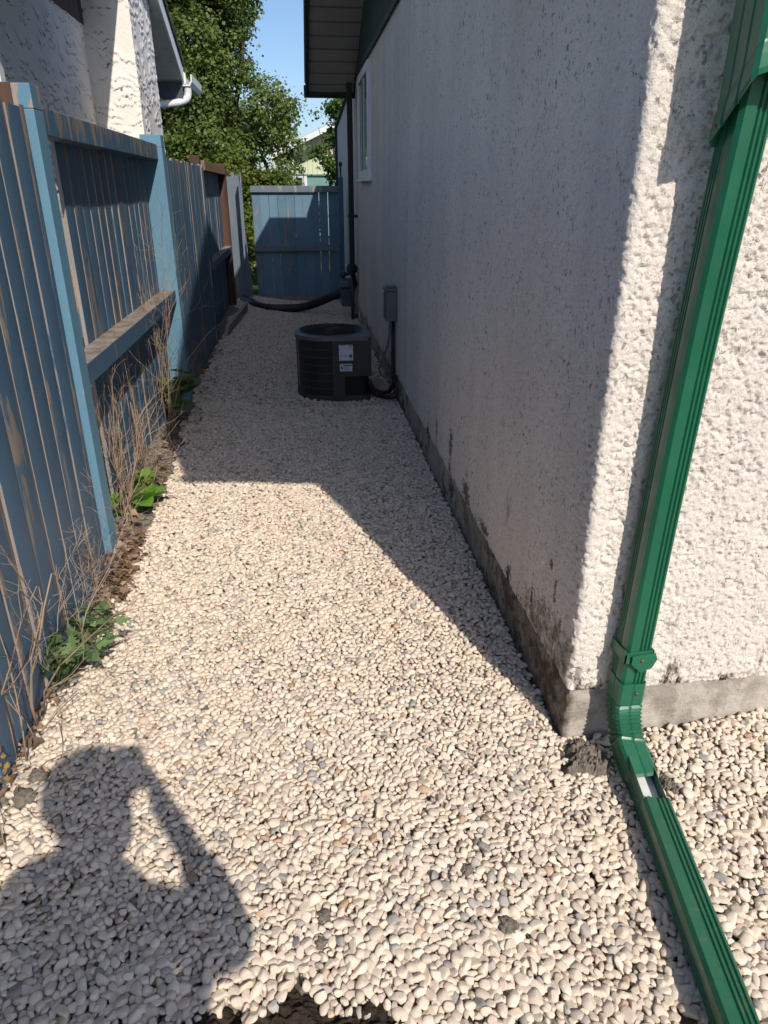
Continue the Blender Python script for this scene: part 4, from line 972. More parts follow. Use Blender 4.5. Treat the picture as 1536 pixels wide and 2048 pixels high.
m.build('soffit', M['white_soffit'], nb)
M['slate'] = flat('slate_grey_board', (0.075, 0.082, 0.098), 0.7)
m = MB(); m.box(NX, NOX - 0.024, NEY1 - 0.06, NEY1 - 0.02, nz_(NEY1) - 0.18, nz_(NEY1) - 0.002); m.build('eave_return', M['slate'], nb)
m = MB(); y0 = NEY1
m.prism([(y0, 2.73), (y0, 2.86), (y0 + 0.012, 2.86), (y0 + 0.012, 2.745), (y0 + 0.075, 2.745), (y0 + 0.105, 2.86), (y0 + 0.12, 2.86), (y0 + 0.085, 2.73)], 'x', -8, NOX + 0.01); m.build('gutter', M['white'], nb)
m = MB(); m.prism([(NOX - 0.02, 2.70), (NOX + 0.07, 2.70), (NOX + 0.10, 2.75), (NOX + 0.105, 2.83), (NOX + 0.09, 2.83), (NOX + 0.085, 2.76), (NOX + 0.06, 2.715), (NOX - 0.01, 2.715), (NOX - 0.01, 2.83), (NOX - 0.02, 2.83)], 'y', 10.70, 11.75); m.build('side_gutter', M['white'], nb)
m = MB(); m.tube(catmull([(NOX + 0.03, 10.76, 2.72), (NOX + 0.03, 10.76, 2.62), (NOX - 0.0, 10.74, 2.555), (NOX - 0.10, 10.70, 2.515), (NOX - 0.30, 10.55, 2.475), (-1.88, 10.35, 2.42), (-1.90, 10.30, 2.20)], 6), 0.045, 12); m.build('downspout', M['white'], nb)
m = MB(); m.box(NX - 0.10, NX + 0.025, NY0 - 0.02, NY0 + 0.075, 0, 2.42); m.build('corner_trim', M['white'], nb, 0.004)
cbx = thing('cardboard_box', (-1.35, 4.6, 0), 'orange brown cardboard box glimpsed through the gap beside the first tall fence post', 'box')
m = MB(); m.box(-1.55, -1.12, 4.45, 4.85, -0.07, 1.02); m.build('carton', M['card'], cbx, 0.004)
m = MB(); m.box(-1.40, -1.28, 4.447, 4.4495, 0.70, 0.85); m.build('paper_label', M['paper'], cbx); m = MB(); m.box(-1.30, -1.20, 4.447, 4.4495, 0.40, 0.50); m.build('paper_label', M['paper'], cbx)

# ------------------------------------------------------------------ distant house and trees
dh = thing('distant_house', (1.5, 27, 0), 'pale cream and teal gabled house far beyond the gate', 'house')
m = MB(); m.prism([(0.0, 1.98), (9.0, 1.98), (9.0, 2.9), (4.4, 4.7), (0.0, 2.75)], 'y', 27.0, 38); m.build('upper_wall', M['cream'], dh)
m = MB(); m.box(0.0, 9.0, 27.05, 38, 0, 1.979); m.build('lower_wall', M['teal'], dh)
m = MB(); m.prism([(-0.75, 2.49), (4.4, 4.78), (9.6, 2.6), (9.6, 2.68), (4.4, 4.88), (-0.75, 2.59)], 'y', 26.3, 38.5); m.build('roof', M['shingle'], dh)
m = MB(); m.prism([(-0.75, 2.40), (4.4, 4.68), (4.4, 4.87), (-0.75, 2.58)], 'y', 26.25, 26.299); m.build('fascia', M['white'], dh)
m = MB(); m.box(0.02, 0.30, 27.0, 27.049, 0.9, 1.92); m.box(0.33, 0.42, 26.99, 27.049, 0.85, 1.97); wq = m.build('window', M['white'], dh)
m = MB(); m.box(0.06, 0.27, 26.99, 26.999, 0.95, 1.87); m.build('pane', M['glass'], wq)
m = MB(); m.box(0.0, 9.0, 26.97, 26.999, 1.94, 1.979); m.build('belt_trim', M['teal'], dh)

def foliage(name, parent, mat, lobes, n, size, seed, clump=0.2, per=22, up=0.45, inner=0.62, tb=0.0):
    rs = np.random.default_rng(seed)
    C = np.array([l[0] for l in lobes], float); Rr = np.array([l[1] for l in lobes], float)
    wt = (Rr[:, 0] * Rr[:, 2] + Rr[:, 1] * Rr[:, 2] + Rr[:, 0] * Rr[:, 1]); wt = wt / wt.sum()
    ns = max(len(lobes) * 3, int(n / 420)); ls = rs.choice(len(lobes), ns, p=wt)
    d = rs.normal(size=(ns, 3)); d /= np.linalg.norm(d, axis=1)[:, None]
    rad = inner + (1.02 - inner) * rs.random(ns) ** 0.5
    sc = C[ls] + d * Rr[ls] * rad[:, None]; sr = Rr[ls].mean(1) * rs.uniform(0.20, 0.42, ns)
    nc = n // per; si = rs.choice(ns, nc, p=sr ** 2 / (sr ** 2).sum())
    d2 = rs.normal(size=(nc, 3)) + d[si] * 0.55 + np.array([0, -0.15, 0.35]); d2 /= np.linalg.norm(d2, axis=1)[:, None]
    cc = sc[si] + d2 * sr[si][:, None] * (0.55 + 0.5 * rs.random(nc))[:, None]
    nrm = d2
    n = nc * per
    P = np.repeat(cc, per, 0) + rs.normal(0, clump, (n, 3)) * np.array([1, 1, 0.75])
    N = np.repeat(nrm, per, 0) * 0.8 + np.array([0, 0, up]) + rs.normal(0, 0.55, (n, 3)); N /= np.linalg.norm(N, axis=1)[:, None]
    T = rs.normal(size=(n, 3)) + np.array([0, 0, -0.7]); T -= N * (T * N).sum(1)[:, None]; T /= np.linalg.norm(T, axis=1)[:, None]
    B = np.cross(N, T)
    L = (size * rs.uniform(0.65, 1.3, n))[:, None]; W = L * rs.uniform(0.36, 0.5, n)[:, None]
    fold = L * 0.12
    p0 = P - T * L * 0.5; p2 = P + T * L * 0.5
    pl = P - B * W + N * fold - T * L * 0.06; pr = P + B * W + N * fold - T * L * 0.06
    V = np.stack([p0, pl, p2, pr], 1).reshape(-1, 3)
    i = np.arange(n)[:, None] * 4
    F = np.concatenate([i + np.array([[0, 2, 1]]), i + np.array([[0, 3, 2]])], 0)
    ct = np.repeat(rs.random(ns)[si] * 0.35 + rs.random(nc) * 0.25, per) + rs.random(n) * 0.40 + tb
    return npmesh(name, V, F, mat, parent, smooth=False, attrs={'tint': np.repeat(np.clip(ct, 0, 1), 4)})
def limb(mb, a, b, r0, r1, rs, wob=0.12):
    a = Vector(a); b = Vector(b); pts = [a.lerp(b, t) + (Vector(rs.normal(0, wob, 3)) * (0 if t in (0, 1) else 1)) for t in (0, 0.25, 0.5, 0.75, 1)]
    pts = catmull(pts, 4); mb.tube(pts, [r0 + (r1 - r0) * i / (len(pts) - 1) for i in range(len(pts))], 9)
def tree(name, base, label, lobes, n, size, mat, seed, th, group, r0=0.16, **kw):
    rs = np.random.default_rng(seed + 1)
    t = thing(name, base, label, 'tree', group)
    m = MB(); b = Vector(base); top = b + Vector((0, 0, th)); limb(m, b - Vector((0, 0, 0.1)), top, r0, r0 * 0.55, rs, 0.08)
    m.build('trunk', M['bark'], t)
    m = MB()
    for c_, r_ in lobes: limb(m, b + Vector((0, 0, th * rs.uniform(0.55, 0.98))), c_, r0 * 0.45, r0 * 0.08, rs, 0.15)
    m.build('limbs', M['bark'], t)
    foliage('crown', t, mat, lobes, n, size, seed, **kw)
GT = 'trees beyond the gate'
tree('broadleaf_tree', (-1.7, 20.6, -0.07), 'tall dense dark green broadleaf tree rising behind the neighbour house',
     [((-2.5, 20.6, 5.0), (1.35, 1.5, 1.6)), ((-1.75, 20.4, 5.7), (1.0, 1.0, 1.0)), ((-2.5, 20.6, 7.0), (1.7, 1.7, 1.4)), ((-1.2, 20.2, 6.4), (0.75, 0.8, 0.6)),
      ((-1.45, 19.9, 4.35), (0.75, 0.8, 0.7)), ((-0.85, 19.7, 3.25), (0.85, 1.0, 0.8)), ((-1.7, 19.3, 2.9), (1.2, 1.1, 1.2)), ((-2.9, 19.4, 3.0), (1.2, 1.2, 1.3)),
      ((-0.30, 19.3, 2.35), (0.55, 0.7, 0.65)), ((-1.2, 19.0, 1.7), (1.1, 0.8, 0.9)), ((-2.6, 19.0, 1.6), (1.0, 0.9, 1.0)), ((-3.6, 20.6, 4.6), (1.2, 1.2, 1.6)), ((-0.25, 19.2, 1.5), (0.45, 0.5, 0.6))],
     150000, 0.082, M['leaf'], 3, 3.6, GT, 0.2, clump=0.10, per=12)
tree('slender_tree', (1.15, 16.2, -0.07), 'small light green tree with drooping sprays beside the garage wall',
     [((0.52, 16, 2.62), (0.13, 0.2, 0.30)), ((0.62, 16, 2.28), (0.20, 0.25, 0.20)), ((0.86, 16.1, 2.15), (0.22, 0.3, 0.34)), ((0.92, 16.2, 3.05), (0.30, 0.28, 0.14)), ((0.80, 16.1, 2.72), (0.18, 0.2, 0.12)), ((0.98, 16, 1.66), (0.20, 0.25, 0.25)), ((1.4, 16.2, 2.7), (0.45, 0.5, 0.7))],
     11000, 0.07, M['leaf2'], 8, 1.9, GT, 0.06, clump=0.08, per=16)
def bush(name, base, label, lobes, n, size, mat, seed, **kw):
    rs = np.random.default_rng(seed + 1); t = thing(name, base, label, 'bush', 'bushes behind the gate'); b = Vector(base); m = MB()
    for c_, r_ in lobes:
        for _ in range(3): limb(m, b, Vector(c_) + Vector(rs.normal(0, 0.15, 3)), 0.018, 0.005, rs, 0.04)
    m.build('stems', M['bark'], t); foliage('leaves', t, mat, lobes, n, size, seed, **kw)
bush('yellow_bush', (-0.55, 13.7, -0.07), 'yellow green bush with orange tipped leaves just behind the gate top',
     [((-0.62, 13.6, 1.25), (0.45, 0.4, 0.55)), ((-0.15, 13.5, 1.2), (0.38, 0.35, 0.5)), ((0.08, 13.5, 0.8), (0.3, 0.35, 0.6)), ((-0.5, 13.5, 0.5), (0.5, 0.4, 0.5))], 15000, 0.055, M['bush'], 21, clump=0.07, per=18)
bush('hedge_bush', (-1.5, 13.9, -0.07), 'green and yellow bush showing over the fence corner at the far left',
     [((-1.35, 13.8, 1.45), (0.5, 0.45, 0.65)), ((-1.95, 13.9, 1.4), (0.5, 0.5, 0.7)), ((-1.0, 13.6, 0.9), (0.45, 0.4, 0.8)), ((-0.85, 12.2, 0.5), (0.25, 0.3, 0.6)), ((-0.80, 12.0, 1.0), (0.2, 0.3, 0.5))], 17000, 0.06, M['bush'], 22, clump=0.08, per=18)

# ------------------------------------------------------------------ weeds, dry shrubs, litter
def leafshape(kind):
    if kind == 'lobed':
        h = [(0, 0), (0.10, 0.08), (0.22, 0.38), (0.34, 0.40), (0.40, 0.17), (0.55, 0.30), (0.64, 0.12), (0.82, 0.10), (1.0, 0)]
    elif kind == 'heart':
        h = [(0, 0), (-0.10, 0.26), (0.06, 0.46), (0.30, 0.47), (0.42, 0.38), (0.55, 0.40), (0.78, 0.22), (1.0, 0)]
    else:
        h = [(0, 0), (0.2, 0.18), (0.45, 0.24), (0.7, 0.17), (1.0, 0)]
    return h
def add_leaf(VV, FF, TT, p, d, n_, L, kind, tint, curl=0.15):
    d = d.normalized(); n_ = (n_ - d * n_.dot(d)); n_ = n_.normalized() if n_.length > 1e-5 else d.orthogonal().normalized(); b = d.cross(n_)
    h = leafshape(kind); o = len(VV); k_ = len(h)
    for a, wv_ in h: VV.append(p + d * (a * L) - n_ * (curl * L * a * a))
    for a, wv_ in h: VV.append(p + d * (a * L) + b * (wv_ * L) + n_ * (0.18 * wv_ * L - curl * L * a * a))
    for a, wv_ in h: VV.append(p + d * (a * L) - b * (wv_ * L) + n_ * (0.18 * wv_ * L - curl * L * a * a))
    for i in range(k_ - 1):
        FF.append((o + i, o + i + 1, o + k_ + i + 1, o + k_ + i)); FF.append((o + i, o + 2 * k_ + i, o + 2 * k_ + i + 1, o + i + 1))
    TT += [tint] * (3 * k_)
def weed(base, label, ns, hgt, spread, nl, L, kind, mat, seed, lean=(0.4, 0, 0)):
    rs = np.random.default_rng(seed); b = Vector(base); t = thing('weed', base, label, 'weed', 'weeds along the fence'); sm = MB(); VV, FF, TT = [], [], []
    for s_ in range(ns):
        a = rs.uniform(0, 6.283); dirv = Vector((math.cos(a) * spread + lean[0] * rs.uniform(0.3, 1), math.sin(a) * spread + lean[1], hgt * rs.uniform(0.6, 1)))
        pts = [b + Vector((rs.normal(0, 0.012), rs.normal(0, 0.012), 0))]
        for q in range(1, 5):
            f = q / 4; pts.append(pts[0] + Vector((dirv.x * f ** 1.3, dirv.y * f ** 1.3, dirv.z * math.sin(f * 1.4))) + Vector(rs.normal(0, 0.006, 3)))
        sm.tube(pts, [0.003, 0.0026, 0.0022, 0.0016, 0.001], 5)
        for q in range(nl):
            f = rs.uniform(0.25, 1.0) ** 0.8; i = min(3, int(f * 4)); p = pts[i].lerp(pts[i + 1], f * 4 - i)
            dd = Vector(rs.normal(size=3)); dd.z = abs(dd.z) * 0.25 - 0.05; dd += (pts[i + 1] - pts[i]).normalized() * 0.5
            nn = Vector((rs.normal(0, 0.45), rs.normal(0, 0.45), 1.0)); l_ = L * rs.uniform(0.55, 1.15)
            add_leaf(VV, FF, TT, p + dd.normalized() * l_ * 0.15, dd, nn, l_, kind, rs.random())
    sm.build('stems', M['stem'], t)
    npmesh('leaves', np.array([v[:] for v in VV]), np.array(FF), mat, t, smooth=False, attrs={'tint': TT})
weed((-0.86, 2.03, 0.0), 'bushy mid green weed with lobed leaves spilling onto sunlit pebbles nearest the camera', 17, 0.19, 0.10, 10, 0.054, 'lobed', M['weed'], 5, (0.12, 0.03))
weed((-0.875, 2.26, 0.0), 'leafy green weed just beyond the bushiest one at the fence foot', 8, 0.14, 0.06, 8, 0.046, 'lobed', M['weed'], 6, (0.13, 0.0))
weed((-0.90, 3.35, 0.0), 'bright lime weed with broad heart shaped leaves by the second post bay', 6, 0.17, 0.07, 6, 0.095, 'heart', M['weedlight'], 7, (0.06, 0.0))
weed((-0.88, 3.62, 0.03), 'small bright green seedling just behind the lime weed', 5, 0.11, 0.05, 4, 0.07, 'heart', M['weedlight'], 17, (0.06, 0.02))
weed((-0.87, 4.72, 0.05), 'tall dark weed with wide leaves in the shade by the second post', 8, 0.36, 0.09, 7, 0.115, 'heart', M['weed'], 9, (0.07, 0.05))
weed((-0.95, 1.28, 0.0), 'small weed leaf at the left edge near the shadow', 2, 0.05, 0.05, 2, 0.07, 'leaf', M['weed'], 10, (0.10, 0.0))
def dry_shrub(base, label, stems, hgt, seed, mat, spread=0.12, r0=0.004, lean=(0.0, 0.0), depth=3):
    rs = np.random.default_rng(seed); t = thing('dry_shrub', base, label, 'dead shrub', 'dead shrubs along the fence'); m = MB(); b = Vector(base)
    def grow(p, d, L, r_, k_):
        pts = [p]; dd = d.normalized()
        for q in range(5):
            dd = (dd + Vector(rs.normal(0, 0.16, 3)) + Vector((0, 0, 0.02))).normalized(); np_ = pts[-1] + dd * (L / 5)
            np_.x = max(np_.x, -0.885); pts.append(np_)
        m.tube(pts, [max(0.0005, r_ * 0.72 * (1 - 0.13 * i)) for i in range(6)], 5)
        if k_ > 0:
            for _ in range(int(rs.integers(2, 5))):
                i = int(rs.integers(1, 5)); nd = (dd + Vector(rs.normal(0, 0.6, 3)) + Vector((-0.05, 0, 0.25)))
                grow(pts[i], nd, L * rs.uniform(0.35, 0.65), r_ * 0.55, k_ - 1)
    for s_ in range(stems):
        d = Vector((rs.normal(lean[0], spread), rs.normal(lean[1], spread * 1.6), 1.0))
        grow(b + Vector((rs.normal(0, 0.015), rs.normal(0, 0.06), 0)), d, hgt * rs.uniform(0.55, 1.1), r0 * rs.uniform(0.6, 1.2), depth)
    m.build('branches', mat, t)
dry_shrub((-0.85, 1.72, 0.0), 'grey brown dead shrub with thick forked stems leaning on the nearest fence boards', 5, 0.60, 31, M['twig'], 0.10, 0.0065)
dry_shrub((-0.86, 2.12, 0.0), 'dry bare twigs standing behind the bushiest green weed', 4, 0.5, 32, M['twiggrey'], 0.12, 0.0035)
dry_shrub((-0.86, 2.55, 0.0), 'thin dry stalks rising from the brown leaf litter', 5, 0.45, 33, M['twig'], 0.12, 0.003)
dry_shrub((-0.88, 3.15, 0.0), 'dry tangle of bare brown stems just past the first tall post', 8, 0.62, 34, M['twig'], 0.10, 0.005)
dry_shrub((-0.87, 3.75, 0.02), 'bare wiry stems beside the lime weed below the middle rail', 6, 0.6, 35, M['twig'], 0.10, 0.0035)
dry_shrub((-0.84, 4.45, 0.05), 'tall tan vine stalks climbing over the middle fence rail', 8, 1.0, 36, M['twig'], 0.05, 0.004, (0.01, 0.0))
dry_shrub((-0.86, 5.75, 0.06), 'dark bare brush in the shade beyond the second post', 6, 0.35, 37, M['twig'], 0.15, 0.003)
# dead leaves and twigs at the fence foot
rs = np.random.default_rng(77); VV, FF, TT = [], [], []
def litter(n, x0, x1, y0, y1, L0, L1, hh=0.03):
    for _ in range(n):
        x = rs.uniform(x0, x1); y = rs.uniform(y0, y1); p = Vector((x, y, float(gh(x, y)) + 0.008 + rs.random() * hh))
        add_leaf(VV, FF, TT, p, Vector((rs.normal(), rs.normal(), rs.normal(0, 0.35))), Vector((rs.normal(0, 0.5), rs.normal(0, 0.5), 1)), rs.uniform(L0, L1), random.choice(('lobed', 'leaf', 'heart')), rs.random(), rs.uniform(-0.3, 0.5))
litter(260, -0.89, -0.75, 2.5, 3.05, 0.018, 0.052, 0.05); litter(90, -0.90, -0.78, 2.2, 2.6, 0.015, 0.05); litter(70, -0.90, -0.80, 3.0, 4.4, 0.015, 0.05); litter(60, -0.92, -0.82, 1.5, 2.2, 0.012, 0.04)
litter(60, -0.86, -0.70, 4.4, 7.0, 0.02, 0.06); litter(90, -0.80, 0.65, 0.95, 4.5, 0.004, 0.012, 0.0)
tag(npmesh('leaf_litter', np.array([v[:] for v in VV]), np.array(FF), M['litter'], None, smooth=False, attrs={'tint': TT}), 'crisp brown dead leaves heaped along the fence foot', kind='stuff')
m = MB()
for _ in range(150):
    x = rs.uniform(-0.90, -0.74); y = rs.choice((rs.uniform(1.4, 4.6), rs.uniform(2.3, 3.1))); z = float(gh(x, y)) + 0.012; L = rs.uniform(0.04, 0.16); a = rs.uniform(0, 3.14)
    d = Vector((math.cos(a), math.sin(a), rs.normal(0, 0.25))) * L; p = Vector((x, y, z + abs(d.z) / 2)); m.tube([p - d / 2, p + Vector(rs.normal(0, 0.006, 3)), p + d / 2], rs.uniform(0.0008, 0.0022), 4)
tag(m.build('twig_litter', M['twig']), 'broken dry twigs scattered along the fence foot', kind='stuff')
m = MB(); m.tube([(-0.335, 1.36, 0.012), (-0.338, 1.31, 0.030), (-0.332, 1.265, 0.022), (-0.325, 1.235, 0.016)], [0.002, 0.003, 0.003, 0.002], 6)
m.tube([(-0.338, 1.31, 0.030), (-0.343, 1.29, 0.05), (-0.342, 1.27, 0.06)], 0.0018, 5)
tag(m.build('stick', M['twiggrey'], None, off=(-0.335, 1.3, 0)), 'short grey stick lying across the edge of the shadow on the pebbles', 'stick')
m = MB(); m.tube([(-0.22, 0.80, 0.012), (-0.19, 0.845, 0.03), (-0.165, 0.89, 0.022)], [0.004, 0.0035, 0.002], 6); m.tube([(-0.19, 0.845, 0.03), (-0.17, 0.85, 0.035)], 0.002, 5)
tag(m.build('stick', M['twig'], None, off=(-0.19, 0.85, 0)), 'pale forked stick on dark soil at the bottom of the picture', 'stick')
m = MB()
def lump(mb, c, r_, seed, flat_=0.7, sub=4, amp=0.6):
    V, F = ico(sub); rr = np.random.default_rng(seed); o = rr.uniform(0, 50, 3)
    d = 1 + amp * (fbm(V[:, 0] * 2.6 + o[0], V[:, 1] * 2.6 + V[:, 2] * 2.1 + o[1], seed, 5, 0.65) - 0.5) * 2
    P = V * d[:, None] * np.array([1, 1, flat_]) * r_ + np.array(c)
    mb.add([tuple(p) for p in P], [tuple(f) for f in F], 0, None, True)
# soil heaps
def mound(name, cx_, cy_, rx, ry, hgt, mat, seed, label, kind=None, cat=None, zb=0.0):
    n = 150; U = np.linspace(-1, 1, n); UX, UY = np.meshgrid(U, U, indexing='ij'); x = cx_ + UX * rx; y = cy_ + UY * ry
    rr = np.hypot(UX, UY) + 0.9 * (fbm(x * 22, y * 22, seed, 3) - 0.5)
    z = gh(x, y) + zb - 0.02 + (hgt + 0.02) * sstep(1.0, 0.25, rr) + (0.020 * (fbm(x * 95, y * 95, seed + 3, 4, 0.75) - 0.5) + 0.010 * sstep(0.50, 0.62, fbm(x * 90, y * 90, seed + 8, 2)) + 0.006 * (vn(x * 260, y * 260, seed + 9) - 0.5)) * sstep(1.05, 0.6, rr)
    return tag(npmesh(name, np.stack([x.ravel(), y.ravel(), z.ravel()], 1), gridfaces(n, n), mat, None, True, off=(cx_, cy_, 0)), label, cat, None, kind)
mound('dirt_pile', 0.757, 1.505, 0.095, 0.10, 0.030, M['clay'], 3, 'crumbly grey brown dirt heap against the footing left of the downspout foot', cat='dirt pile')
mound('dirt_pile', 0.93, 1.49, 0.045, 0.06, 0.012, M['clay'], 13, 'smaller crumbly dirt heap right of the downspout foot', cat='dirt pile')
mound('dirt_pile', 0.95, 1.375, 0.03, 0.05, 0.008, M['clay'], 15, 'low dirt patch beside the open end of the drain extension', cat='dirt pile')
mound('soil', -0.10, 0.78, 0.60, 0.18, 0.006, M['soil'], 23, 'dark damp soil showing through the pebbles at the bottom edge', 'stuff')
mound('soil', -0.50, 0.78, 0.45, 0.11, 0.002, M['soil'], 29, 'damp soil patch under the shadow in the lower left corner', 'stuff')
for i, (x, y, r_, lab) in enumerate(((-0.012, 1.09, 0.016, 'dark grey dirt clod alone on the pebbles left of the picture centre bottom'), (-0.02, 1.03, 0.014, 'brown dirt clod nearest the lone dark clod'),
                                     (0.395, 1.02, 0.021, 'rough grey dirt clod left of the extension foot'), (0.335, 1.17, 0.015, 'small rough clod farther up from the extension'), (-0.80, 1.52, 0.030, 'grey dirt clod in the pebbles by the dead shrub'),
                                     (-0.79, 1.60, 0.026, 'crumbly clod next to the dead shrub stems'), (-0.83, 1.38, 0.028, 'grey clod at the left edge beside the shadow'), (-0.84, 1.27, 0.032, 'largest grey clod at the left edge'))):
    m = MB(); lump(m, (x, y, gz(x, y) + r_ * 0.3), r_, 60 + i)
    tag(m.build('dirt_clod', M['clay'], None, off=(x, y, 0)), lab, 'dirt clod', 'dirt clods on the pebbles')
m = MB()
for i in range(18): lump(m, (-0.872 + 0.012 * math.sin(i * 2.1), 1.585 + 0.014 * math.cos(i * 1.7), 0.010 + i * 0.012), 0.0085 * (1 - i * 0.025), 90 + i, 1.3, 3, 1.3)
tag(m.build('foam_lump', M['fungus'], None, off=(-0.868, 1.585, 0)), 'ochre yellow crusty lump stuck at the foot of the nearest dead shrub', 'lump')

# ------------------------------------------------------------------ the photographer (seen by the shadow)
per_ = thing('person', (-0.11, -0.30, 0), 'person behind the view with right elbow out, holding a phone to the face', 'person')
def skin(name, joints, bones, mat, parent, sub=2):
    base = wloc(parent); names = list(joints); idx = {n_: i for i, n_ in enumerate(names)}
    me = bpy.data.meshes.new(name); me.from_pydata([Vector(joints[n_][:3]) - base for n_ in names], [(idx[a], idx[b]) for a, b in bones], [])
    o = link(name, me, parent); md = o.modifiers.new('skin', 'SKIN'); md.use_smooth_shade = True
    for i, n_ in enumerate(names):
        r_ = joints[n_][3]; r_ = r_ if isinstance(r_, tuple) else (r_, r_); me.skin_vertices[0].data[i].radius = r_
    me.skin_vertices[0].data[0].use_root = True
    if sub: s_ = o.modifiers.new('smooth', 'SUBSURF'); s_.levels = sub; s_.render_levels = sub
    me.materials.append(mat); return o
J = {'pelvis': (-0.10, -0.30, 0.94, (0.11, 0.185)), 'belly': (-0.09, -0.30, 1.05, (0.115, 0.200)), 'chest': (-0.095, -0.30, 1.18, (0.115, 0.190)), 'collar': (-0.105, -0.295, 1.30, (0.060, 0.085)), 'neck': (-0.105, -0.275, 1.45, 0.052), 'skull0': (-0.058, -0.25, 1.495, 0.090), 'skull1': (-0.056, -0.25, 1.575, 0.104), 'skull2': (-0.062, -0.255, 1.645, 0.090),
     'hipL': (-0.205, -0.30, 0.86, 0.092), 'kneeL': (-0.22, -0.29, 0.48, 0.062), 'ankleL': (-0.23, -0.31, 0.10, 0.042), 'toeL': (-0.25, -0.15, 0.045, 0.038),
     'hipR': (-0.015, -0.30, 0.86, 0.092), 'kneeR': (0.0, -0.29, 0.48, 0.062), 'ankleR': (0.01, -0.31, 0.10, 0.042), 'toeR': (0.03, -0.15, 0.045, 0.038),
     'shL': (-0.285, -0.30, 1.265, 0.062), 'elL': (-0.310, -0.18, 1.06, 0.046), 'wrL': (-0.070, -0.085, 1.270, 0.034), 'palmL': (-0.008, -0.050, 1.348, (0.036, 0.040)),
     'shR': (0.075, -0.29, 1.265, 0.060), 'elR': (0.205, -0.22, 1.115, 0.048), 'wrR': (0.108, -0.095, 1.270, 0.034), 'palmR': (0.056, -0.056, 1.348, (0.034, 0.042))}
Bn = [('pelvis', 'belly'), ('belly', 'chest'), ('chest', 'collar'), ('collar', 'neck'), ('neck', 'skull0'), ('skull0', 'skull1'), ('skull1', 'skull2'),
      ('pelvis', 'hipL'), ('hipL', 'kneeL'), ('kneeL', 'ankleL'), ('ankleL', 'toeL'), ('pelvis', 'hipR'), ('hipR', 'kneeR'), ('kneeR', 'ankleR'), ('ankleR', 'toeR'),
      ('collar', 'shL'), ('shL', 'elL'), ('elL', 'wrL'), ('wrL', 'palmL'), ('collar', 'shR'), ('shR', 'elR'), ('elR', 'wrR'), ('wrR', 'palmR')]
fl = 0.0088
for i, (dz_, ln_) in enumerate(((0.055, 0.9), (0.033, 1.0), (0.011, 0.95), (-0.010, 0.8))):      # right fingers wrap the back of the phone
    zq = 1.392 + dz_
    J['f%da' % i] = (0.040, -0.038, zq, fl); J['f%db' % i] = (0.010, -0.0125, zq + 0.004, fl * 0.9); J['f%dc' % i] = (0.010 - 0.032 * ln_, -0.0125, zq + 0.006, fl * 0.8)
    J['f%dc' % i] = (0.010 - 0.024 * ln_, -0.012, zq + 0.006, fl * 0.6)
    Bn += [('palmR', 'f%da' % i), ('f%da' % i, 'f%db' % i), ('f%db' % i, 'f%dc' % i)]
J['t0'] = (0.040, -0.056, 1.415, 0.012); J['t1'] = (0.022, -0.052, 1.445, 0.0095); J['t2'] = (0.004, -0.048, 1.462, 0.008); Bn += [('palmR', 't0'), ('t0', 't1'), ('t1', 't2')]
for i, (dz_, ln_) in enumerate(((0.062, 0.9), (0.041, 1.0), (0.020, 0.95), (0.000, 0.8))):      # left fingers support the lower half of the phone
    zq = 1.350 + dz_
    J['g%da' % i] = (-0.060, -0.038, zq, fl); J['g%db' % i] = (-0.036, -0.0125, zq + 0.006, fl * 0.9); J['g%dc' % i] = (-0.036 + 0.022 * ln_, -0.012, zq + 0.008, fl * 0.6)
    Bn += [('palmL', 'g%da' % i), ('g%da' % i, 'g%db' % i), ('g%db' % i, 'g%dc' % i)]
J['u0'] = (-0.056, -0.058, 1.385, 0.012); J['u1'] = (-0.046, -0.053, 1.415, 0.0095); J['u2'] = (-0.032, -0.048, 1.432, 0.008); Bn += [('palmL', 'u0'), ('u0', 'u1'), ('u1', 'u2')]
Jb = dict(J)
for q_, f_ in (('pelvis', 0.72), ('belly', 0.70), ('chest', 0.72), ('collar', 0.8), ('hipL', 0.8), ('hipR', 0.8), ('kneeL', 0.85), ('kneeR', 0.85), ('shL', 0.8), ('shR', 0.8), ('elL', 0.85), ('elR', 0.85)):
    x_, y_, z_, r_ = J[q_]; r_ = r_ if isinstance(r_, tuple) else (r_, r_); Jb[q_] = (x_, y_, z_, (r_[0] * f_, r_[1] * f_))
skin('body', Jb, Bn, M['skin'], per_)
g1 = 1.13
def grow(keys, k_, cut=None):
    d = {}
    for q in keys:
        x, y, z, r_ = J[q]; r_ = r_ if isinstance(r_, tuple) else (r_, r_); d[q] = (x, y, z, (r_[0] * k_ + 0.004, r_[1] * k_ + 0.004))
    return d
Js = grow(['chest', 'belly', 'pelvis', 'collar', 'shL', 'shR'], 1.08)
for sd in 'LR':
    a_, b_ = J['el' + sd], J['wr' + sd]; Js['el' + sd] = a_[:3] + ((0.066, 0.066),); Js['sl' + sd] = tuple(a_[i] + (b_[i] - a_[i]) * 0.93 for i in range(3)) + ((0.054, 0.054),)
Js['hem'] = (-0.10, -0.30, 0.90, (0.120, 0.185))
skin('shirt', Js, [('pelvis', 'hem'), ('pelvis', 'belly'), ('belly', 'chest'), ('chest', 'collar'), ('collar', 'shL'), ('collar', 'shR'), ('shL', 'elL'), ('shR', 'elR'), ('elL', 'slL'), ('elR', 'slR')], M['shirt'], per_)
m = MB()
el = [(math.cos(a_), math.sin(a_)) for a_ in np.linspace(0, 2 * math.pi, 20, endpoint=False)]
m.sweep(el, [(-0.105, -0.30, 0.80), (-0.105, -0.30, 0.86), (-0.10, -0.30, 0.94), (-0.10, -0.30, 1.0)], (1, 0, 0), [(0.17, 0.10), (0.192, 0.122), (0.19, 0.122), (0.18, 0.118)], 0, True, True)
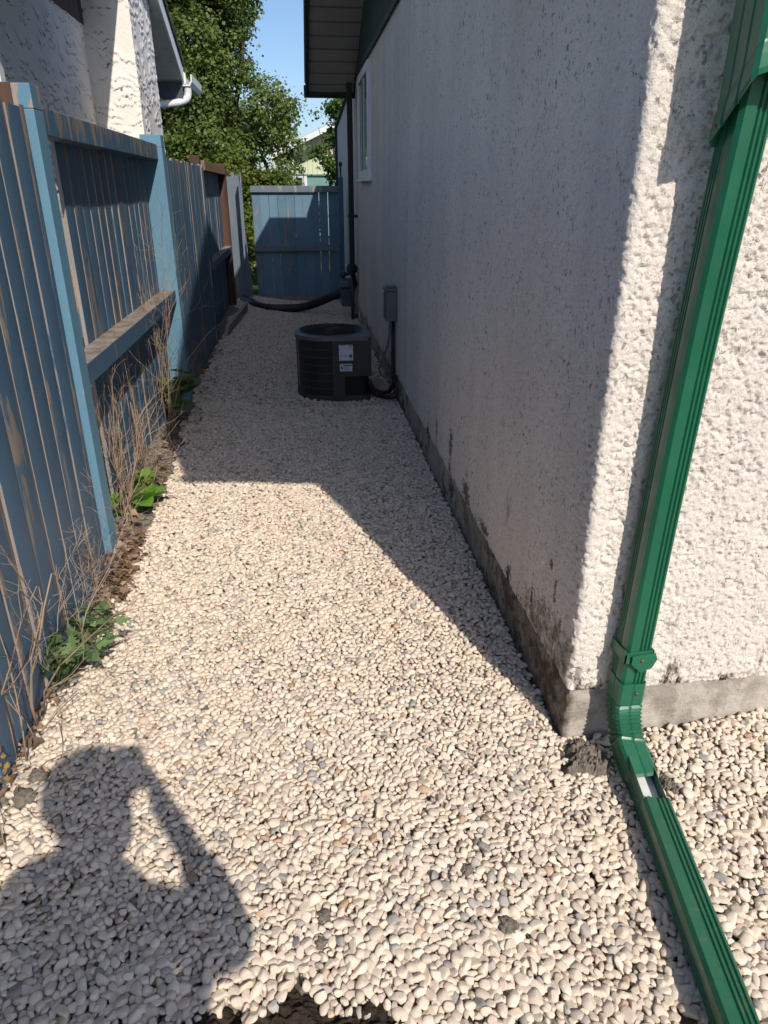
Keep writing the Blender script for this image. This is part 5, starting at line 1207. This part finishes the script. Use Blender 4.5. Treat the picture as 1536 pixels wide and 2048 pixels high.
for s_ in 'LR':
    h_, k_, a_ = J['hip' + s_], J['knee' + s_], J['ankle' + s_]
    m.sweep(el, [h_[:3], tuple((h_[i] + k_[i]) / 2 for i in range(3)), k_[:3], tuple((k_[i] + a_[i]) / 2 for i in range(3)), (a_[0], a_[1], 0.085)], (1, 0, 0), [0.102, 0.090, 0.074, 0.066, 0.058], 0, True, True)
jo = m.build('jeans', M['jeans'], per_)
rm = jo.modifiers.new('fuse', 'REMESH'); rm.mode = 'VOXEL'; rm.voxel_size = 0.012; rm.use_smooth_shade = True
sm_ = jo.modifiers.new('soften', 'SMOOTH'); sm_.iterations = 6; sm_.factor = 0.5
for sx in (-0.23, 0.01):
    m = MB(); m.sweep([(0.05 * math.cos(a_), 0.048 * math.sin(a_)) for a_ in np.linspace(0, 2 * math.pi, 12, endpoint=False)], [(sx, -0.39, 0.05), (sx - 0.002, -0.34, 0.052), (sx - 0.005, -0.25, 0.05), (sx - 0.01, -0.16, 0.042), (sx - 0.012, -0.11, 0.036)], (1, 0, 0), [0.55, 0.85, 0.9, 0.95, 0.5], 0, True, True)
    m.build('shoe', M['phone'], per_)
m = MB(); lump(m, (-0.066, -0.268, 1.612), 0.122, 5, 0.95, 3, 0.10); m.build('hair', M['hair'], per_)
m = MB()
m.add([(-0.075, -0.135, 1.585), (-0.088, -0.155, 1.572), (-0.062, -0.155, 1.572), (-0.075, -0.155, 1.612), (-0.075, -0.165, 1.57)], [(0, 1, 3), (0, 3, 2), (0, 2, 4), (0, 4, 1)], 0, None, True)
for s_ in (-1, 1): m.lathe([(0.004, -0.010), (0.018, -0.006), (0.026, 0.004), (0.012, 0.010)], (-0.074 + s_ * 0.100, -0.255, 1.59), 'x', 12)
m.build('nose_and_ears', M['skin'], per_)
m = MB()
for s_ in (-1, 1): lump(m, (-0.074 + s_ * 0.030, -0.156, 1.612), 0.011, 3, 1.0, 2, 0.0)
m.build('eyes', M['white'], per_)
m = MB(); m.box(-0.098, -0.054, -0.172, -0.160, 1.537, 1.547); m.build('mouth', M['copper'], per_, 0.003)
ph = thing('phone', (-0.008, -0.03, 1.46), 'black phone held upright in both raised hands', 'phone')
m = MB(); m.prism(rrect(-0.050, 0.026, 1.385, 1.540, 0.009, 0.009, 4), 'y', -0.034, -0.026); m.build('case', M['phone'], ph, 0.001)
m = MB(); m.box(-0.047, 0.023, -0.0352, -0.0343, 1.39, 1.535); m.build('screen', M['glass'], ph)
m = MB(); m.box(-0.012, 0.020, -0.0258, -0.0235, 1.47, 1.53); m.build('camera_bump', M['wire'], ph, 0.001)
